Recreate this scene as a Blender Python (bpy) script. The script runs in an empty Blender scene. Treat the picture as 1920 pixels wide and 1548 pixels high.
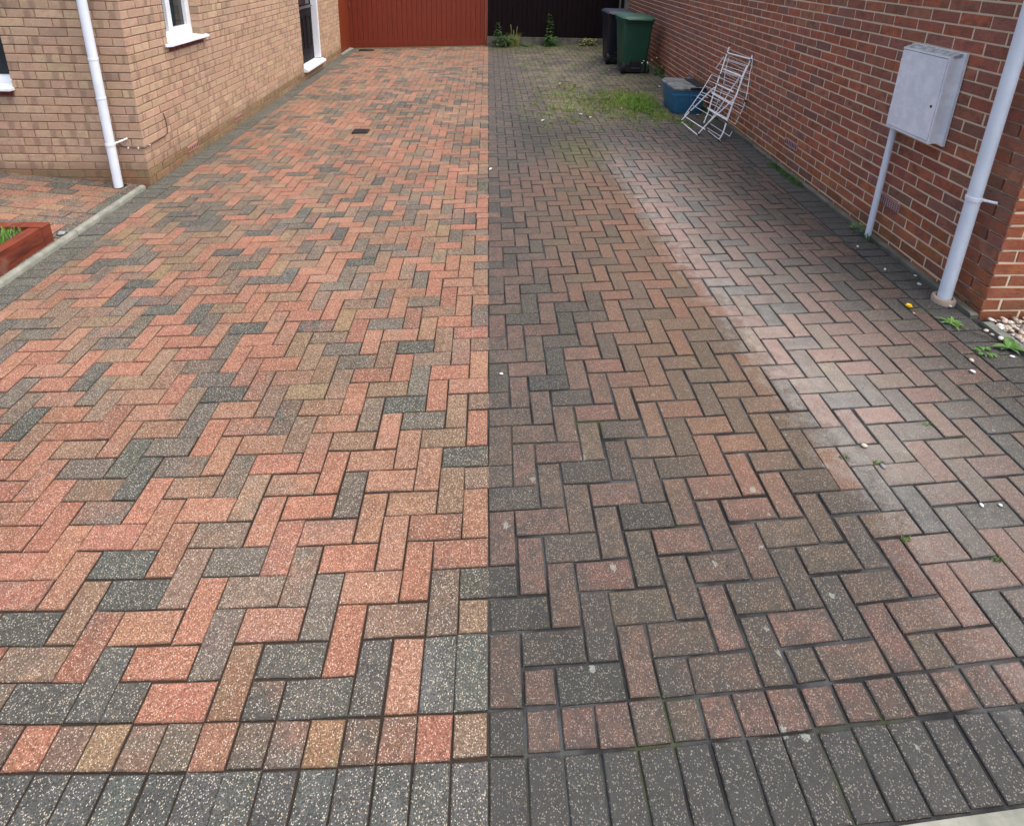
import bpy, math, random
from mathutils import Vector, Matrix
import numpy as np

# ------------------------------------------------------------------ camera, world, sun, exposure
SC = bpy.context.scene
COL = SC.collection
F_PX, CY_PX, W_PX, H_PX = 1051.16, 251.93, 1920, 1548
PITCH, YAW, ROLL = 0.306892, 0.048769, 0.027956
CAM = Vector((-0.0292, -1.0322, 2.0424))

def cam_axes():
    cp, sp, cy, sy = math.cos(PITCH), math.sin(PITCH), math.cos(YAW), math.sin(YAW)
    f = Vector((sy*cp, cy*cp, -sp)); r = Vector((cy, -sy, 0)); u = r.cross(f)
    r2 = r*math.cos(ROLL) + u*math.sin(ROLL); u2 = -r*math.sin(ROLL) + u*math.cos(ROLL)
    return r2, u2, f
CR, CU, CF = cam_axes()
cd = bpy.data.cameras.new('camera'); cam = bpy.data.objects.new('camera', cd); COL.objects.link(cam)
M = Matrix((CR, CU, -CF)).transposed().to_4x4(); M.translation = CAM
cam.matrix_world = M
cd.sensor_width = 36; cd.lens = F_PX/W_PX*36; cd.shift_y = (CY_PX-H_PX/2)/W_PX
cd.clip_start = 0.05; cd.clip_end = 500
SC.camera = cam

SUN_EL, SUN_AZ = math.radians(68), math.radians(112)      # azimuth clockwise from +Y: light from right, a little behind
world = bpy.data.worlds.new('World'); SC.world = world; world.use_nodes = True
wn = world.node_tree.nodes; wl = world.node_tree.links
sky = wn.new('ShaderNodeTexSky'); sky.sky_type = 'NISHITA'; sky.sun_disc = False
sky.sun_elevation = SUN_EL; sky.sun_rotation = SUN_AZ
sky.air_density = 0.7; sky.dust_density = 5.0; sky.ozone_density = 1.0
wn['Background'].inputs['Strength'].default_value = 0.15
wl.new(sky.outputs[0], wn['Background'].inputs[0])
sd = bpy.data.lights.new('sun', 'SUN'); sd.energy = 1.15; sd.angle = math.radians(90); sd.color = (1, .96, .9)
sun = bpy.data.objects.new('sun', sd); COL.objects.link(sun)
sdir = Vector((math.sin(SUN_AZ)*math.cos(SUN_EL), math.cos(SUN_AZ)*math.cos(SUN_EL), math.sin(SUN_EL)))
sun.rotation_euler = sdir.to_track_quat('Z', 'Y').to_euler(); sun.location = (6, -8, 12)
SC.view_settings.view_transform = 'Standard'; SC.view_settings.look = 'None'
SC.cycles.max_bounces = 6; SC.cycles.diffuse_bounces = 3; SC.cycles.glossy_bounces = 2
SC.view_settings.gamma = 1; SC.view_settings.exposure = 1.06

def pix(p):
    d = Vector(p)-CAM; z = d.dot(CF)
    return W_PX/2+F_PX*d.dot(CR)/z, CY_PX-F_PX*d.dot(CU)/z
def pixray(x, y):
    return CR*((x-W_PX/2)/F_PX) - CU*((y-CY_PX)/F_PX) + CF
def on_plane(x, y, n, p0):
    d = pixray(x, y); n = Vector(n); t = n.dot(Vector(p0)-CAM)/n.dot(d); return CAM+d*t
SX, SY = 0.03999, 0.00184                     # the drive falls gently to the left
def gz(x, y): return SX*x+SY*y
def on_ground(x, y): return on_plane(x, y, (-SX, -SY, 1), (0, 0, 0))
def area_px(pts):
    q = [pix(p) for p in pts]
    q = [(min(max(a, -20), W_PX+20), min(max(b, -20), H_PX+20)) for a, b in q]
    return abs(sum(q[i][0]*q[(i+1) % len(q)][1]-q[(i+1) % len(q)][0]*q[i][1] for i in range(len(q))))/2

# ------------------------------------------------------------------ materials
def lin(r, g, b):
    f = lambda c: (c/255/12.92) if c/255 <= .04045 else ((c/255+.055)/1.055)**2.4
    return (f(r), f(g), f(b), 1)
class NT:
    def __init__(s, name):
        s.m = bpy.data.materials.new(name); s.m.use_nodes = True
        s.t = s.m.node_tree; s.b = s.t.nodes['Principled BSDF']
    def n(s, typ, **kw):
        o = s.t.nodes.new(typ)
        for k, v in kw.items(): setattr(o, k, v)
        return o
    def put(s, inp, v):
        if hasattr(v, 'is_output'): s.t.links.new(v, inp)
        else: inp.default_value = v
    def math(s, op, a, b=0.0, clamp=False):
        o = s.n('ShaderNodeMath', operation=op, use_clamp=clamp); s.put(o.inputs[0], a); s.put(o.inputs[1], b); return o.outputs[0]
    def mix(s, f, a, b, bl='MIX'):
        o = s.n('ShaderNodeMix', data_type='RGBA', blend_type=bl, clamp_factor=True)
        s.put(o.inputs[0], f); s.put(o.inputs[6], a); s.put(o.inputs[7], b); return o.outputs[2]
    def mapr(s, v, a, b, c=0.0, d=1.0, smooth=True):
        o = s.n('ShaderNodeMapRange', interpolation_type='SMOOTHSTEP' if smooth else 'LINEAR')
        for i, x in enumerate((v, a, b, c, d)): s.put(o.inputs[i], x)
        return o.outputs[0]
    def noise(s, vec, scale, detail=3, rough=.55, color=False):
        o = s.n('ShaderNodeTexNoise'); s.put(o.inputs['Vector'], vec); o.inputs['Scale'].default_value = scale
        o.inputs['Detail'].default_value = detail; o.inputs['Roughness'].default_value = rough
        return o.outputs[1 if color else 0]
    def voro(s, vec, scale, feature='F1', rnd=1.0):
        o = s.n('ShaderNodeTexVoronoi', feature=feature); s.put(o.inputs['Vector'], vec)
        o.inputs['Scale'].default_value = scale; o.inputs['Randomness'].default_value = rnd; return o
    def attr(s, name, out='Color'): return s.n('ShaderNodeAttribute', attribute_name=name).outputs[out]
    def pos(s): return s.n('ShaderNodeNewGeometry').outputs['Position']
    def objc(s): return s.n('ShaderNodeTexCoord').outputs['Object']
    def sep(s, v):
        o = s.n('ShaderNodeSeparateXYZ'); s.put(o.inputs[0], v); return o.outputs
    def comb(s, x, y, z):
        o = s.n('ShaderNodeCombineXYZ'); s.put(o.inputs[0], x); s.put(o.inputs[1], y); s.put(o.inputs[2], z); return o.outputs[0]
    def vadd(s, a, b):
        o = s.n('ShaderNodeVectorMath', operation='ADD'); s.put(o.inputs[0], a); s.put(o.inputs[1], b); return o.outputs[0]
    def vmul(s, a, b):
        o = s.n('ShaderNodeVectorMath', operation='MULTIPLY'); s.put(o.inputs[0], a); s.put(o.inputs[1], b); return o.outputs[0]
    def bump(s, h, strength=.4, dist=.002):
        o = s.n('ShaderNodeBump'); o.inputs['Strength'].default_value = strength; o.inputs['Distance'].default_value = dist
        s.put(o.inputs['Height'], h); s.put(s.b.inputs['Normal'], o.outputs[0])
    def done(s, col, rough=.8, spec=.3):
        s.put(s.b.inputs['Base Color'], col); s.put(s.b.inputs['Roughness'], rough); s.b.inputs['Specular IOR Level'].default_value = spec
        return s.m

def seam_mask(t, P):                               # 1 on the unwashed side of the drive
    x, y, z = t.sep(P)
    return t.mapr(x, -.005, .005)

def dirt_colour(t, P, base):
    """grime, worn wheel track with its sheen painted in as pale colour, algae and lichen of the unwashed half"""
    x, y, z = t.sep(P)
    seam = seam_mask(t, P)
    big = t.noise(P, 1.3, 4, .6)
    wob = t.math('MULTIPLY', t.math('SUBTRACT', big, .5), .55)
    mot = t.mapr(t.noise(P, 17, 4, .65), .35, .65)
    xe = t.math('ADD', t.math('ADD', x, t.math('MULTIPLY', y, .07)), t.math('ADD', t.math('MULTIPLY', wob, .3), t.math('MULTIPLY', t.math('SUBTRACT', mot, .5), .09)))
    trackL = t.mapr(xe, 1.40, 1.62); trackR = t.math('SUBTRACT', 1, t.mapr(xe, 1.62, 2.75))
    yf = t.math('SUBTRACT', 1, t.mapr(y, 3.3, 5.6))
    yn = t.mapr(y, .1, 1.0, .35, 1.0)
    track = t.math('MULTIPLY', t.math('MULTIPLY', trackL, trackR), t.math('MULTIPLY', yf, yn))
    brown = t.math('MULTIPLY', t.mapr(xe, .25, 1.25), t.math('SUBTRACT', 1, t.mapr(xe, 1.46, 1.56)))
    brown = t.math('MULTIPLY', t.math('MULTIPLY', brown, t.math('SUBTRACT', 1, t.mapr(y, 3.2, 5.0))), t.mapr(y, .3, .9))
    hsv = t.n('ShaderNodeHueSaturation'); hsv.inputs['Saturation'].default_value = .82; hsv.inputs['Value'].default_value = .58; t.put(hsv.inputs['Color'], base)
    grime = t.mix(t.math('ADD', .26, t.math('ADD', t.math('MULTIPLY', wob, .5), t.math('MULTIPLY', mot, .46))), hsv.outputs[0], (.044, .045, .041, 1))
    far = t.mapr(y, 3.0, 5.8)
    grime = t.mix(t.math('MULTIPLY', far, .45), grime, (.066, .066, .060, 1))
    warm = t.mix(.40, t.mix(.38, base, (.08, .068, .05, 1)), (.15, .088, .052, 1))
    d = t.mix(t.math('MULTIPLY', brown, .78), grime, warm)
    pale = t.mix(.48, base, (.36, .35, .325, 1))  # whitish sheen of the worn track, painted into its colour
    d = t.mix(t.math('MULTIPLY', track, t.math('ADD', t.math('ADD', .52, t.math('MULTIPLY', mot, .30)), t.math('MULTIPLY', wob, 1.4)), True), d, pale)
    # algae
    mx = t.math('SUBTRACT', x, .98); my = t.math('SUBTRACT', y, 4.62)
    stain = t.math('MULTIPLY', t.mapr(xe, .55, .85), t.math('MULTIPLY', t.math('SUBTRACT', 1, t.mapr(xe, 1.35, 1.8)), t.math('MULTIPLY', t.mapr(y, 4.3, 5.0), t.math('SUBTRACT', 1, t.mapr(y, 5.6, 6.6)))))
    d = t.mix(t.math('MULTIPLY', stain, .55), d, (.030, .030, .024, 1))
    r2 = t.math('SQRT', t.math('ADD', t.math('MULTIPLY', mx, mx), t.math('MULTIPLY', t.math('MULTIPLY', my, my), .35)))
    moss = t.math('SUBTRACT', 1, t.mapr(t.math('ADD', r2, t.math('MULTIPLY', wob, .5)), 0.0, .48))
    d = t.mix(t.math('MULTIPLY', moss, t.math('ADD', .2, t.math('MULTIPLY', mot, .45))), d, (.105, .11, .035, 1))
    far2 = t.math('MULTIPLY', t.mapr(y, 5.2, 6.6), t.mapr(x, .25, .9))
    m3 = t.math('MULTIPLY', far2, t.mapr(t.noise(P, 2.2, 4), .38, .62))
    d = t.mix(t.math('MULTIPLY', m3, .52), d, (.17, .155, .095, 1))
    backs = t.math('MULTIPLY', t.mapr(y, 10.9, 11.7), t.mapr(mot, .1, .7, .35, 1.0))
    d = t.mix(t.math('MULTIPLY', backs, .8), d, (.05, .055, .022, 1))
    # lichen rings and chewing-gum spots
    vo = t.voro(P, 11.0); vc = t.sep(vo.outputs['Color'])
    rad = t.math('ADD', vo.outputs['Distance'], t.math('MULTIPLY', t.math('SUBTRACT', t.noise(P, 75, 4, .7), .5), .42))
    li = t.math('MULTIPLY', t.math('LESS_THAN', rad, t.math('MULTIPLY', vc[1], .15)), t.math('GREATER_THAN', vc[0], .40))
    li = t.math('MULTIPLY', li, t.math('SUBTRACT', 1, t.mapr(y, .2, 1.8)))
    d = t.mix(t.math('MULTIPLY', li, .42), d, (.34, .38, .33, 1))
    vk = t.voro(P, 13.0); vkc = t.sep(vk.outputs['Color'])
    blk = t.math('MULTIPLY', t.math('LESS_THAN', vk.outputs['Distance'], .05), t.math('GREATER_THAN', vkc[1], .45))
    d = t.mix(t.math('MULTIPLY', blk, .85), d, (.012, .012, .012, 1))
    return t.mix(seam, base, d), seam, track

def paver_material(name, washed_only=False):
    t = NT(name); P = t.pos()
    buv = t.sep(t.attr('buv', 'Vector')); rnd = buv[2]
    off = t.comb(t.math('MULTIPLY', rnd, 37.0), t.math('MULTIPLY', rnd, 91.0), 0.0)
    Q = t.vadd(P, off)
    blend = t.mapr(t.noise(Q, 9, 3, .6), .36, .64)
    c = t.mix(t.math('MULTIPLY', blend, .8), t.attr('tint'), t.attr('tint2'))
    n46 = t.noise(Q, 46, 3, .7)
    c = t.mix(1.0, c, t.mix(n46, (.44, .44, .44, 1), (1.34, 1.34, 1.34, 1)), 'MULTIPLY')
    big0 = t.noise(P, 1.1, 3, .6)
    c = t.mix(1.0, c, t.mix(t.mapr(big0, .32, .68), (.80, .81, .78, 1), (1.08, 1.06, 1.05, 1)), 'MULTIPLY')
    gr = t.noise(P, 230, 3, .75)
    c = t.mix(1.0, c, t.mix(t.mapr(gr, .28, .72), (.36, .36, .36, 1), (1.60, 1.60, 1.60, 1)), 'MULTIPLY')
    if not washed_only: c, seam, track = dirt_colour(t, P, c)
    # aggregate: cream and white chips of several sizes, some dark
    for sc, thr, keep, amt in ((250, .40, .70, .66), (110, .19, .86, .85)):
        v = t.voro(P, sc); vc = t.sep(v.outputs['Color'])
        chip = t.math('MULTIPLY', t.math('LESS_THAN', v.outputs['Distance'], thr), t.math('GREATER_THAN', vc[0], keep))
        cc = t.mix(vc[1], (.56, .43, .24, 1), (.72, .70, .64, 1))
        k = amt if washed_only else t.math('MULTIPLY', amt, t.mapr(seam, 0, 1, .80, .36))
        c = t.mix(t.math('MULTIPLY', chip, k), c, cc)
        dark = t.math('MULTIPLY', t.math('LESS_THAN', v.outputs['Distance'], thr), t.math('LESS_THAN', vc[0], .10))
        c = t.mix(t.math('MULTIPLY', dark, .5), c, (.05, .04, .035, 1))
    # worn darker arris
    du = t.math('ABSOLUTE', t.math('SUBTRACT', buv[0], .5)); dv = t.math('ABSOLUTE', t.math('SUBTRACT', buv[1], .5))
    e = t.math('MAXIMUM', t.mapr(du, .47, .5), t.mapr(dv, .45, .5))
    e = t.math('MULTIPLY', e, t.mapr(n46, .38, .6))
    c = t.mix(t.math('MULTIPLY', e, .55), c, (.05, .042, .035, 1))
    t.bump(gr, .6, .0025)
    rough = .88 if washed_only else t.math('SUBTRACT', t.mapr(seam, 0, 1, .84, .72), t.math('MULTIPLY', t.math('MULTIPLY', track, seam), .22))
    return t.done(c, rough, .22)
def joint_material():
    t = NT('jointing_sand'); P = t.pos(); x, y, z = t.sep(P); seam = seam_mask(t, P)
    n = t.noise(P, 6, 4); g = t.noise(P, 300, 2)
    clean = t.mix(n, (.014, .010, .008, 1), (.055, .042, .033, 1))
    sandy = t.math('MULTIPLY', t.math('SUBTRACT', 1, t.mapr(x, -2.0, -.9)), t.math('MULTIPLY', t.mapr(y, 1.2, 2.2), t.math('SUBTRACT', 1, t.mapr(y, 5.0, 7.5))))
    clean = t.mix(t.math('MULTIPLY', t.math('MULTIPLY', sandy, .8), t.mapr(n, .42, .62)), clean, (.42, .34, .23, 1))
    dirty = t.mix(t.mapr(n, .38, .62), (.020, .021, .022, 1), (.062, .066, .068, 1))
    dirty = t.mix(t.math('MULTIPLY', t.mapr(t.noise(P, 3.1, 3), .55, .7), .7), dirty, (.045, .06, .015, 1))
    mossj = t.math('MULTIPLY', t.math('MULTIPLY', t.mapr(y, 4.9, 6.0), t.mapr(x, .3, .9)), t.mapr(t.noise(P, 2.2, 3), .35, .55))
    dirty = t.mix(t.math('MULTIPLY', mossj, .8), dirty, (.13, .14, .045, 1))
    c = t.mix(seam, clean, dirty)
    c = t.mix(1.0, c, t.mix(g, (.6, .6, .6, 1), (1.4, 1.4, 1.4, 1)), 'MULTIPLY')
    t.bump(g, .6, .002); return t.done(c, .95, .1)
def wallbrick_material(name, kiss, crease):
    t = NT(name); P = t.pos(); buv = t.sep(t.attr('buv', 'Vector')); rnd = buv[2]
    off = t.comb(t.math('MULTIPLY', rnd, 37.0), t.math('MULTIPLY', rnd, 91.0), t.math('MULTIPLY', rnd, 11.0))
    Q = t.vadd(P, off)
    c = t.mix(t.math('MULTIPLY', t.mapr(t.noise(Q, 14, 3, .6), .35, .68), .8), t.attr('tint'), t.attr('tint2'))
    if kiss:                                        # dark kiss marks left by neighbours in the kiln
        uu = t.math('ADD', buv[0], t.math('MULTIPLY', t.math('SUBTRACT', t.noise(Q, 25, 2), .5), .10))
        ph = t.math('FRACT', t.math('MULTIPLY', rnd, 7.3))
        a = t.math('ABSOLUTE', t.math('SUBTRACT', uu, t.math('ADD', .25, t.math('MULTIPLY', ph, .5))))
        bar = t.math('SUBTRACT', 1, t.mapr(a, .08, .16))
        on = t.math('GREATER_THAN', t.math('FRACT', t.math('MULTIPLY', rnd, 13.7)), .45)
        c = t.mix(t.math('MULTIPLY', t.math('MULTIPLY', bar, on), .42), c, (.17, .115, .085, 1))
    c = t.mix(1.0, c, t.mix(t.noise(Q, 60, 4, .7), (.68, .68, .68, 1), (1.28, 1.28, 1.28, 1)), 'MULTIPLY')
    h = t.noise(P, 180, 4, .7)
    if crease:
        st = t.vmul(Q, (30.0, 30.0, 110.0))
        cr = t.noise(st, 1.0, 4, .65)
        c = t.mix(t.mapr(cr, .57, .72, 0, .55), c, (.05, .02, .015, 1))
        h = t.math('ADD', h, t.math('MULTIPLY', cr, -2.2))
    z = t.sep(P)[2]                                 # splash-back grime with its own ragged outline
    sp = t.math('SUBTRACT', 1, t.mapr(t.math('ADD', z, t.math('MULTIPLY', t.noise(P, 3, 4), -.25)), -.12 if kiss else .05, .08 if kiss else .16))
    c = t.mix(t.math('MULTIPLY', sp, .32), c, (.10, .078, .04, 1))
    t.bump(h, .9, .004); return t.done(c, .92, .12)
def mortar_material(name, ca, cb):
    t = NT(name); P = t.pos(); c = t.mix(t.noise(P, 5, 4), ca, cb)
    g = t.noise(P, 250, 3, .7); c = t.mix(1.0, c, t.mix(g, (.7, .7, .7, 1), (1.25, 1.25, 1.25, 1)), 'MULTIPLY')
    t.bump(g, .6, .002); return t.done(c, .95, .1)
def plain(name, ca, cb=None, rough=.5, scale=8, spec=.4, bump=0, metallic=0, stretch=None):
    t = NT(name); P = t.pos()
    if stretch: P = t.vmul(P, stretch)
    cb = cb or tuple(v*.8 for v in ca[:3])+(1,)
    n = t.noise(P, scale, 4, .6); c = t.mix(t.mapr(n, .3, .7), ca, cb)
    if bump: t.bump(t.noise(P, scale*8, 3), bump, .002)
    t.b.inputs['Metallic'].default_value = metallic
    return t.done(c, t.mapr(n, .3, .7, rough*.9, min(1, rough*1.15)), spec)
def leaf_mat(name, ca, cb):
    t = NT(name); c = t.mix(t.mapr(t.noise(t.pos(), 9, 3), .35, .65), ca, cb)
    oi = t.attr('tint', 'Fac'); c = t.mix(1.0, c, t.mix(oi, (.6, .6, .6, 1), (1.4, 1.4, 1.4, 1)), 'MULTIPLY')
    t.b.inputs['Subsurface Weight'].default_value = 0; return t.done(c, .6, .3)

MT = {}
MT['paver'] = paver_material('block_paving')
MT['joint'] = joint_material()
MT['pathpaver'] = paver_material('path_paving', True)
MT['buff'] = wallbrick_material('buff_facing_brick', True, False)
MT['red'] = wallbrick_material('red_rustic_brick', False, True)
MT['mortar_l'] = mortar_material('tan_mortar', (.23, .165, .105, 1), (.40, .295, .19, 1))
MT['mortar_r'] = mortar_material('cream_mortar', (.66, .55, .38, 1), (.78, .67, .49, 1))
MT['upvc'] = plain('white_upvc', (.82, .85, .88, 1), (.74, .78, .81, 1), .32, 6)
MT['pipe'] = plain('white_pipe', (.78, .85, .92, 1), (.70, .77, .84, 1), .35, 5)
t = NT('meter_box_plastic'); P = t.pos()
c_ = t.mix(t.mapr(t.noise(P, 11, 5, .65), .42, .62), (.74, .77, .81, 1), (.84, .87, .90, 1))
c_ = t.mix(t.mapr(t.noise(P, 30, 4, .6), .60, .72, 0, .6), c_, (.90, .92, .93, 1))
MT['meter'] = t.done(c_, .55, .3)
MT['meter_dirt'] = plain('lichened_plastic', (.17, .18, .18, 1), (.45, .47, .48, 1), .8, 40)
t = NT('window_glass'); t.b.inputs['Transmission Weight'].default_value = 0
MT['glass'] = t.done(t.mix(t.mapr(t.noise(t.pos(), 3, 2), .3, .7), (.012, .016, .018, 1), (.03, .04, .045, 1)), .04, .8)
MT['dark'] = plain('dark_void', (.008, .008, .009, 1), (.012, .012, .013, 1), .8)
MT['blackdoor'] = plain('black_door', (.007, .006, .008, 1), (.011, .010, .012, 1), .6, 4, .2)
MT['steel'] = plain('steel', (.45, .45, .46, 1), (.3, .3, .3, 1), .35, 20, metallic=.9)
MT['gate'] = plain('red_stained_timber', (.215, .034, .014, 1), (.155, .024, .011, 1), .5, 5, bump=.25, stretch=(9, 9, .6))
MT['sidepanel'] = plain('orange_stained_timber', (.21, .040, .012, 1), (.155, .028, .010, 1), .5, 5, bump=.2, stretch=(9, 9, .6))
MT['fence'] = plain('dark_creosoted_timber', (.0065, .0042, .0052, 1), (.014, .009, .0105, 1), .9, 4, .08, .4, stretch=(12, 12, .7))
MT['concrete'] = plain('grey_concrete', (.16, .155, .125, 1), (.09, .09, .07, 1), .9, 9, .2, .5)
MT['kerb'] = plain('pale_concrete_kerb', (.28, .28, .235, 1), (.17, .18, .145, 1), .88, 12, .2, .5)
MT['kerb_d'] = plain('weathered_kerb', (.19, .20, .17, 1), (.10, .11, .09, 1), .9, 9, .2, .5)
MT['redtile'] = plain('red_clay_tile', (.17, .035, .022, 1), (.11, .022, .016, 1), .6, 20, bump=.3)
MT['airbrick'] = plain('pink_air_brick', (.44, .22, .17, 1), (.35, .17, .14, 1), .85, 20)
MT['airbrick_r'] = plain('mauve_air_brick', (.44, .28, .255, 1), (.36, .22, .20, 1), .8, 20)
t = NT('sleeper_wood'); P = t.vmul(t.pos(), (7.0, 1.2, 7.0))
c_ = t.mix(t.mapr(t.noise(P, 3, 5, .7), .35, .68), (.20, .042, .020, 1), (.075, .016, .010, 1))
c_ = t.mix(t.mapr(t.noise(t.pos(), 5, 4), .58, .72, 0, .5), c_, (.24, .13, .09, 1))
t.bump(t.noise(P, 20, 3), .3, .003); MT['sleeper'] = t.done(c_, .5, .4)
MT['greenbin'] = plain('green_bin_plastic', (.012, .062, .036, 1), (.016, .078, .046, 1), .48, 3, .4)
MT['bluebin'] = plain('navy_bin_plastic', (.004, .006, .014, 1), (.006, .009, .019, 1), .48, 3, .4)
MT['blacklid'] = plain('dusty_black_lid', (.09, .097, .095, 1), (.24, .25, .24, 1), .6, 9)
MT['bluecrate'] = plain('blue_crate_plastic', (.035, .15, .27, 1), (.05, .18, .31, 1), .45, 6)
MT['rubber'] = plain('black_rubber', (.008, .008, .009, 1), (.014, .014, .015, 1), .7)
MT['whitewire'] = plain('white_coated_wire', (.90, .92, .92, 1), (.85, .87, .88, 1), .4, 12)
MT['rust'] = plain('rusty_steel', (.07, .022, .016, 1), (.04, .015, .012, 1), .8, 30)
MT['iron'] = plain('cast_iron', (.018, .015, .017, 1), (.03, .026, .027, 1), .6, 20)
MT['cable'] = plain('brown_cable', (.055, .03, .022, 1), (.04, .022, .017, 1), .6)
MT['clay'] = plain('pale_clay_collar', (.46, .35, .25, 1), (.34, .26, .20, 1), .85, 15)
MT['grass'] = leaf_mat('grass', (.10, .20, .028, 1), (.17, .28, .05, 1))
MT['drygrass'] = leaf_mat('dry_grass', (.27, .27, .10, 1), (.18, .22, .055, 1))
MT['lawn'] = leaf_mat('lawn_grass', (.11, .27, .035, 1), (.17, .36, .06, 1))
MT['leaf'] = leaf_mat('weed_leaf', (.045, .11, .025, 1), (.08, .17, .04, 1))
MT['leafb'] = leaf_mat('bright_weed_leaf', (.07, .17, .03, 1), (.12, .24, .05, 1))
MT['yellow'] = plain('yellow_petal', (.85, .58, .01, 1), (.8, .45, .01, 1), .6)
MT['white'] = plain('white_petal', (.72, .72, .55, 1), (.6, .62, .45, 1), .6)
t = NT('pebble_stone'); c_ = t.mix(t.mapr(t.noise(t.pos(), 60, 3), .3, .7), (.85, .85, .85, 1), (1.1, 1.1, 1.1, 1))
MT['pebble'] = t.done(t.mix(1.0, t.attr('tint'), c_, 'MULTIPLY'), .55, .35)
MT['soil'] = plain('dark_soil', (.04, .032, .025, 1), (.07, .055, .04, 1), .95, 20, .1, .6)
MT['asphalt'] = plain('asphalt', (.05, .05, .052, 1), (.075, .075, .075, 1), .9, 60, .2, .6)
MT['ground'] = plain('rough_grass_ground', (.07, .09, .035, 1), (.10, .10, .05, 1), .95, 3, .1, .5)

# ------------------------------------------------------------------ geometry helpers
WLOC = {}                                           # world location of every parent (nothing is rotated)
class Acc:
    def __init__(s): s.v = []; s.f = []; s.t1 = []; s.t2 = []; s.uv = []
    def add(s, verts, faces, t1=(.5, .5, .5), t2=None, uv=None, rnd=.5):
        b = len(s.v); s.v += [tuple(v) for v in verts]; s.f += [tuple(i+b for i in f) for f in faces]
        n = len(verts); s.t1 += [tuple(t1[:3])+(1,)]*n; s.t2 += [tuple((t2 or t1)[:3])+(1,)]*n
        s.uv += [(u, v, rnd) for u, v in uv] if uv else [(.5, .5, rnd)]*n
        return s
    def box(s, x0, y0, z0, x1, y1, z1, ch=0, **k):
        return s.prism([(x0, y0), (x1, y0), (x1, y1), (x0, y1)], z0, z1, ch, **k)
    def prism(s, poly, z0, z1, ch=0, **k):
        n = len(poly); cx = sum(p[0] for p in poly)/n; cy = sum(p[1] for p in poly)/n
        v = [(x, y, z0) for x, y in poly]
        if ch:
            v += [(x, y, z1-ch) for x, y in poly]
            for x, y in poly:
                d = math.hypot(x-cx, y-cy) or 1; q = max(0, 1-1.41*ch/d); v.append((cx+(x-cx)*q, cy+(y-cy)*q, z1))
            L = 3
        else: v += [(x, y, z1) for x, y in poly]; L = 2
        f = [tuple(range(n))[::-1], tuple((L-1)*n+i for i in range(n))]
        for l in range(L-1):
            for i in range(n): j = (i+1) % n; f.append((l*n+i, l*n+j, (l+1)*n+j, (l+1)*n+i))
        return s.add(v, f, **k)
    def obox(s, o, a, b, c, **k):                   # box from corner o and three edge vectors
        o, a, b, c = map(Vector, (o, a, b, c))
        v = [o, o+a, o+a+b, o+b, o+c, o+a+c, o+a+b+c, o+b+c]
        f = [(0, 3, 2, 1), (4, 5, 6, 7), (0, 1, 5, 4), (1, 2, 6, 5), (2, 3, 7, 6), (3, 0, 4, 7)]
        return s.add(v, f, **k)
    def tube(s, pts, r, seg=8, cap=True, **k):
        pts = [Vector(p) for p in pts]; n = len(pts); rs = r if isinstance(r, (list, tuple)) else [r]*n
        v = []; f = []; up = None
        for i, p in enumerate(pts):
            d = (pts[min(i+1, n-1)]-pts[max(i-1, 0)]).normalized()
            if up is None or abs(up.dot(d)) > .95: up = Vector((0, 0, 1)) if abs(d.z) < .9 else Vector((1, 0, 0))
            a = d.cross(up).normalized(); b = a.cross(d).normalized(); up = b
            for j in range(seg):
                w = 2*math.pi*j/seg; v.append(p+(a*math.cos(w)+b*math.sin(w))*rs[i])
        for i in range(n-1):
            for j in range(seg): q = (j+1) % seg; f.append((i*seg+j, i*seg+q, (i+1)*seg+q, (i+1)*seg+j))
        if cap: f.append(tuple(range(seg))[::-1]); f.append(tuple((n-1)*seg+j for j in range(seg)))
        return s.add(v, f, **k)
    def loft(s, rings, cap=True, **k):
        n = len(rings[0]); v = [p for r in rings for p in r]; f = []
        for i in range(len(rings)-1):
            for j in range(n): q = (j+1) % n; f.append((i*n+j, i*n+q, (i+1)*n+q, (i+1)*n+j))
        if cap: f.append(tuple(range(n))[::-1]); f.append(tuple((len(rings)-1)*n+j for j in range(n)))
        return s.add(v, f, **k)
def obj(name, acc, mat, parent=None, smooth=False, origin=None):
    v = np.array(acc.v, float)
    o = Vector(origin) if origin else Vector(((v[:, 0].min()+v[:, 0].max())/2, (v[:, 1].min()+v[:, 1].max())/2, v[:, 2].min()))
    me = bpy.data.meshes.new(name)
    me.from_pydata((v-np.array(o)).tolist(), [], acc.f)
    for nm, dat, ty in (('tint', acc.t1, 'FLOAT_COLOR'), ('tint2', acc.t2, 'FLOAT_COLOR'), ('buv', acc.uv, 'FLOAT_VECTOR')):
        a = me.attributes.new(nm, ty, 'POINT'); a.data.foreach_set('color' if ty == 'FLOAT_COLOR' else 'vector', np.array(dat, np.float32).ravel())
    if smooth: me.polygons.foreach_set('use_smooth', [True]*len(me.polygons))
    me.materials.append(MT[mat] if isinstance(mat, str) else mat); me.update()
    ob = bpy.data.objects.new(name, me); COL.objects.link(ob)
    pw = WLOC[parent.name] if parent else Vector((0, 0, 0))
    ob.location = o-pw; WLOC[ob.name] = o
    if parent: ob.parent = parent
    return ob
def tag(o, label, cat, group=None, kind=None):
    o['label'] = label; o['category'] = cat
    if group: o['group'] = group
    if kind: o['kind'] = kind
    return o
def struct(o, label=None, cat=None):
    o['kind'] = 'structure'
    if label: o['label'] = label
    if cat: o['category'] = cat
    return o
def empty(name, loc):
    e = bpy.data.objects.new(name, None); e.empty_display_size = .1; COL.objects.link(e); e.location = loc; WLOC[e.name] = Vector(loc); return e
def A(): return Acc()
def shade(ob, ang=40):
    ob.data.polygons.foreach_set('use_smooth', [True]*len(ob.data.polygons)); ob.data.set_sharp_from_angle(angle=math.radians(ang)); return ob
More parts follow.
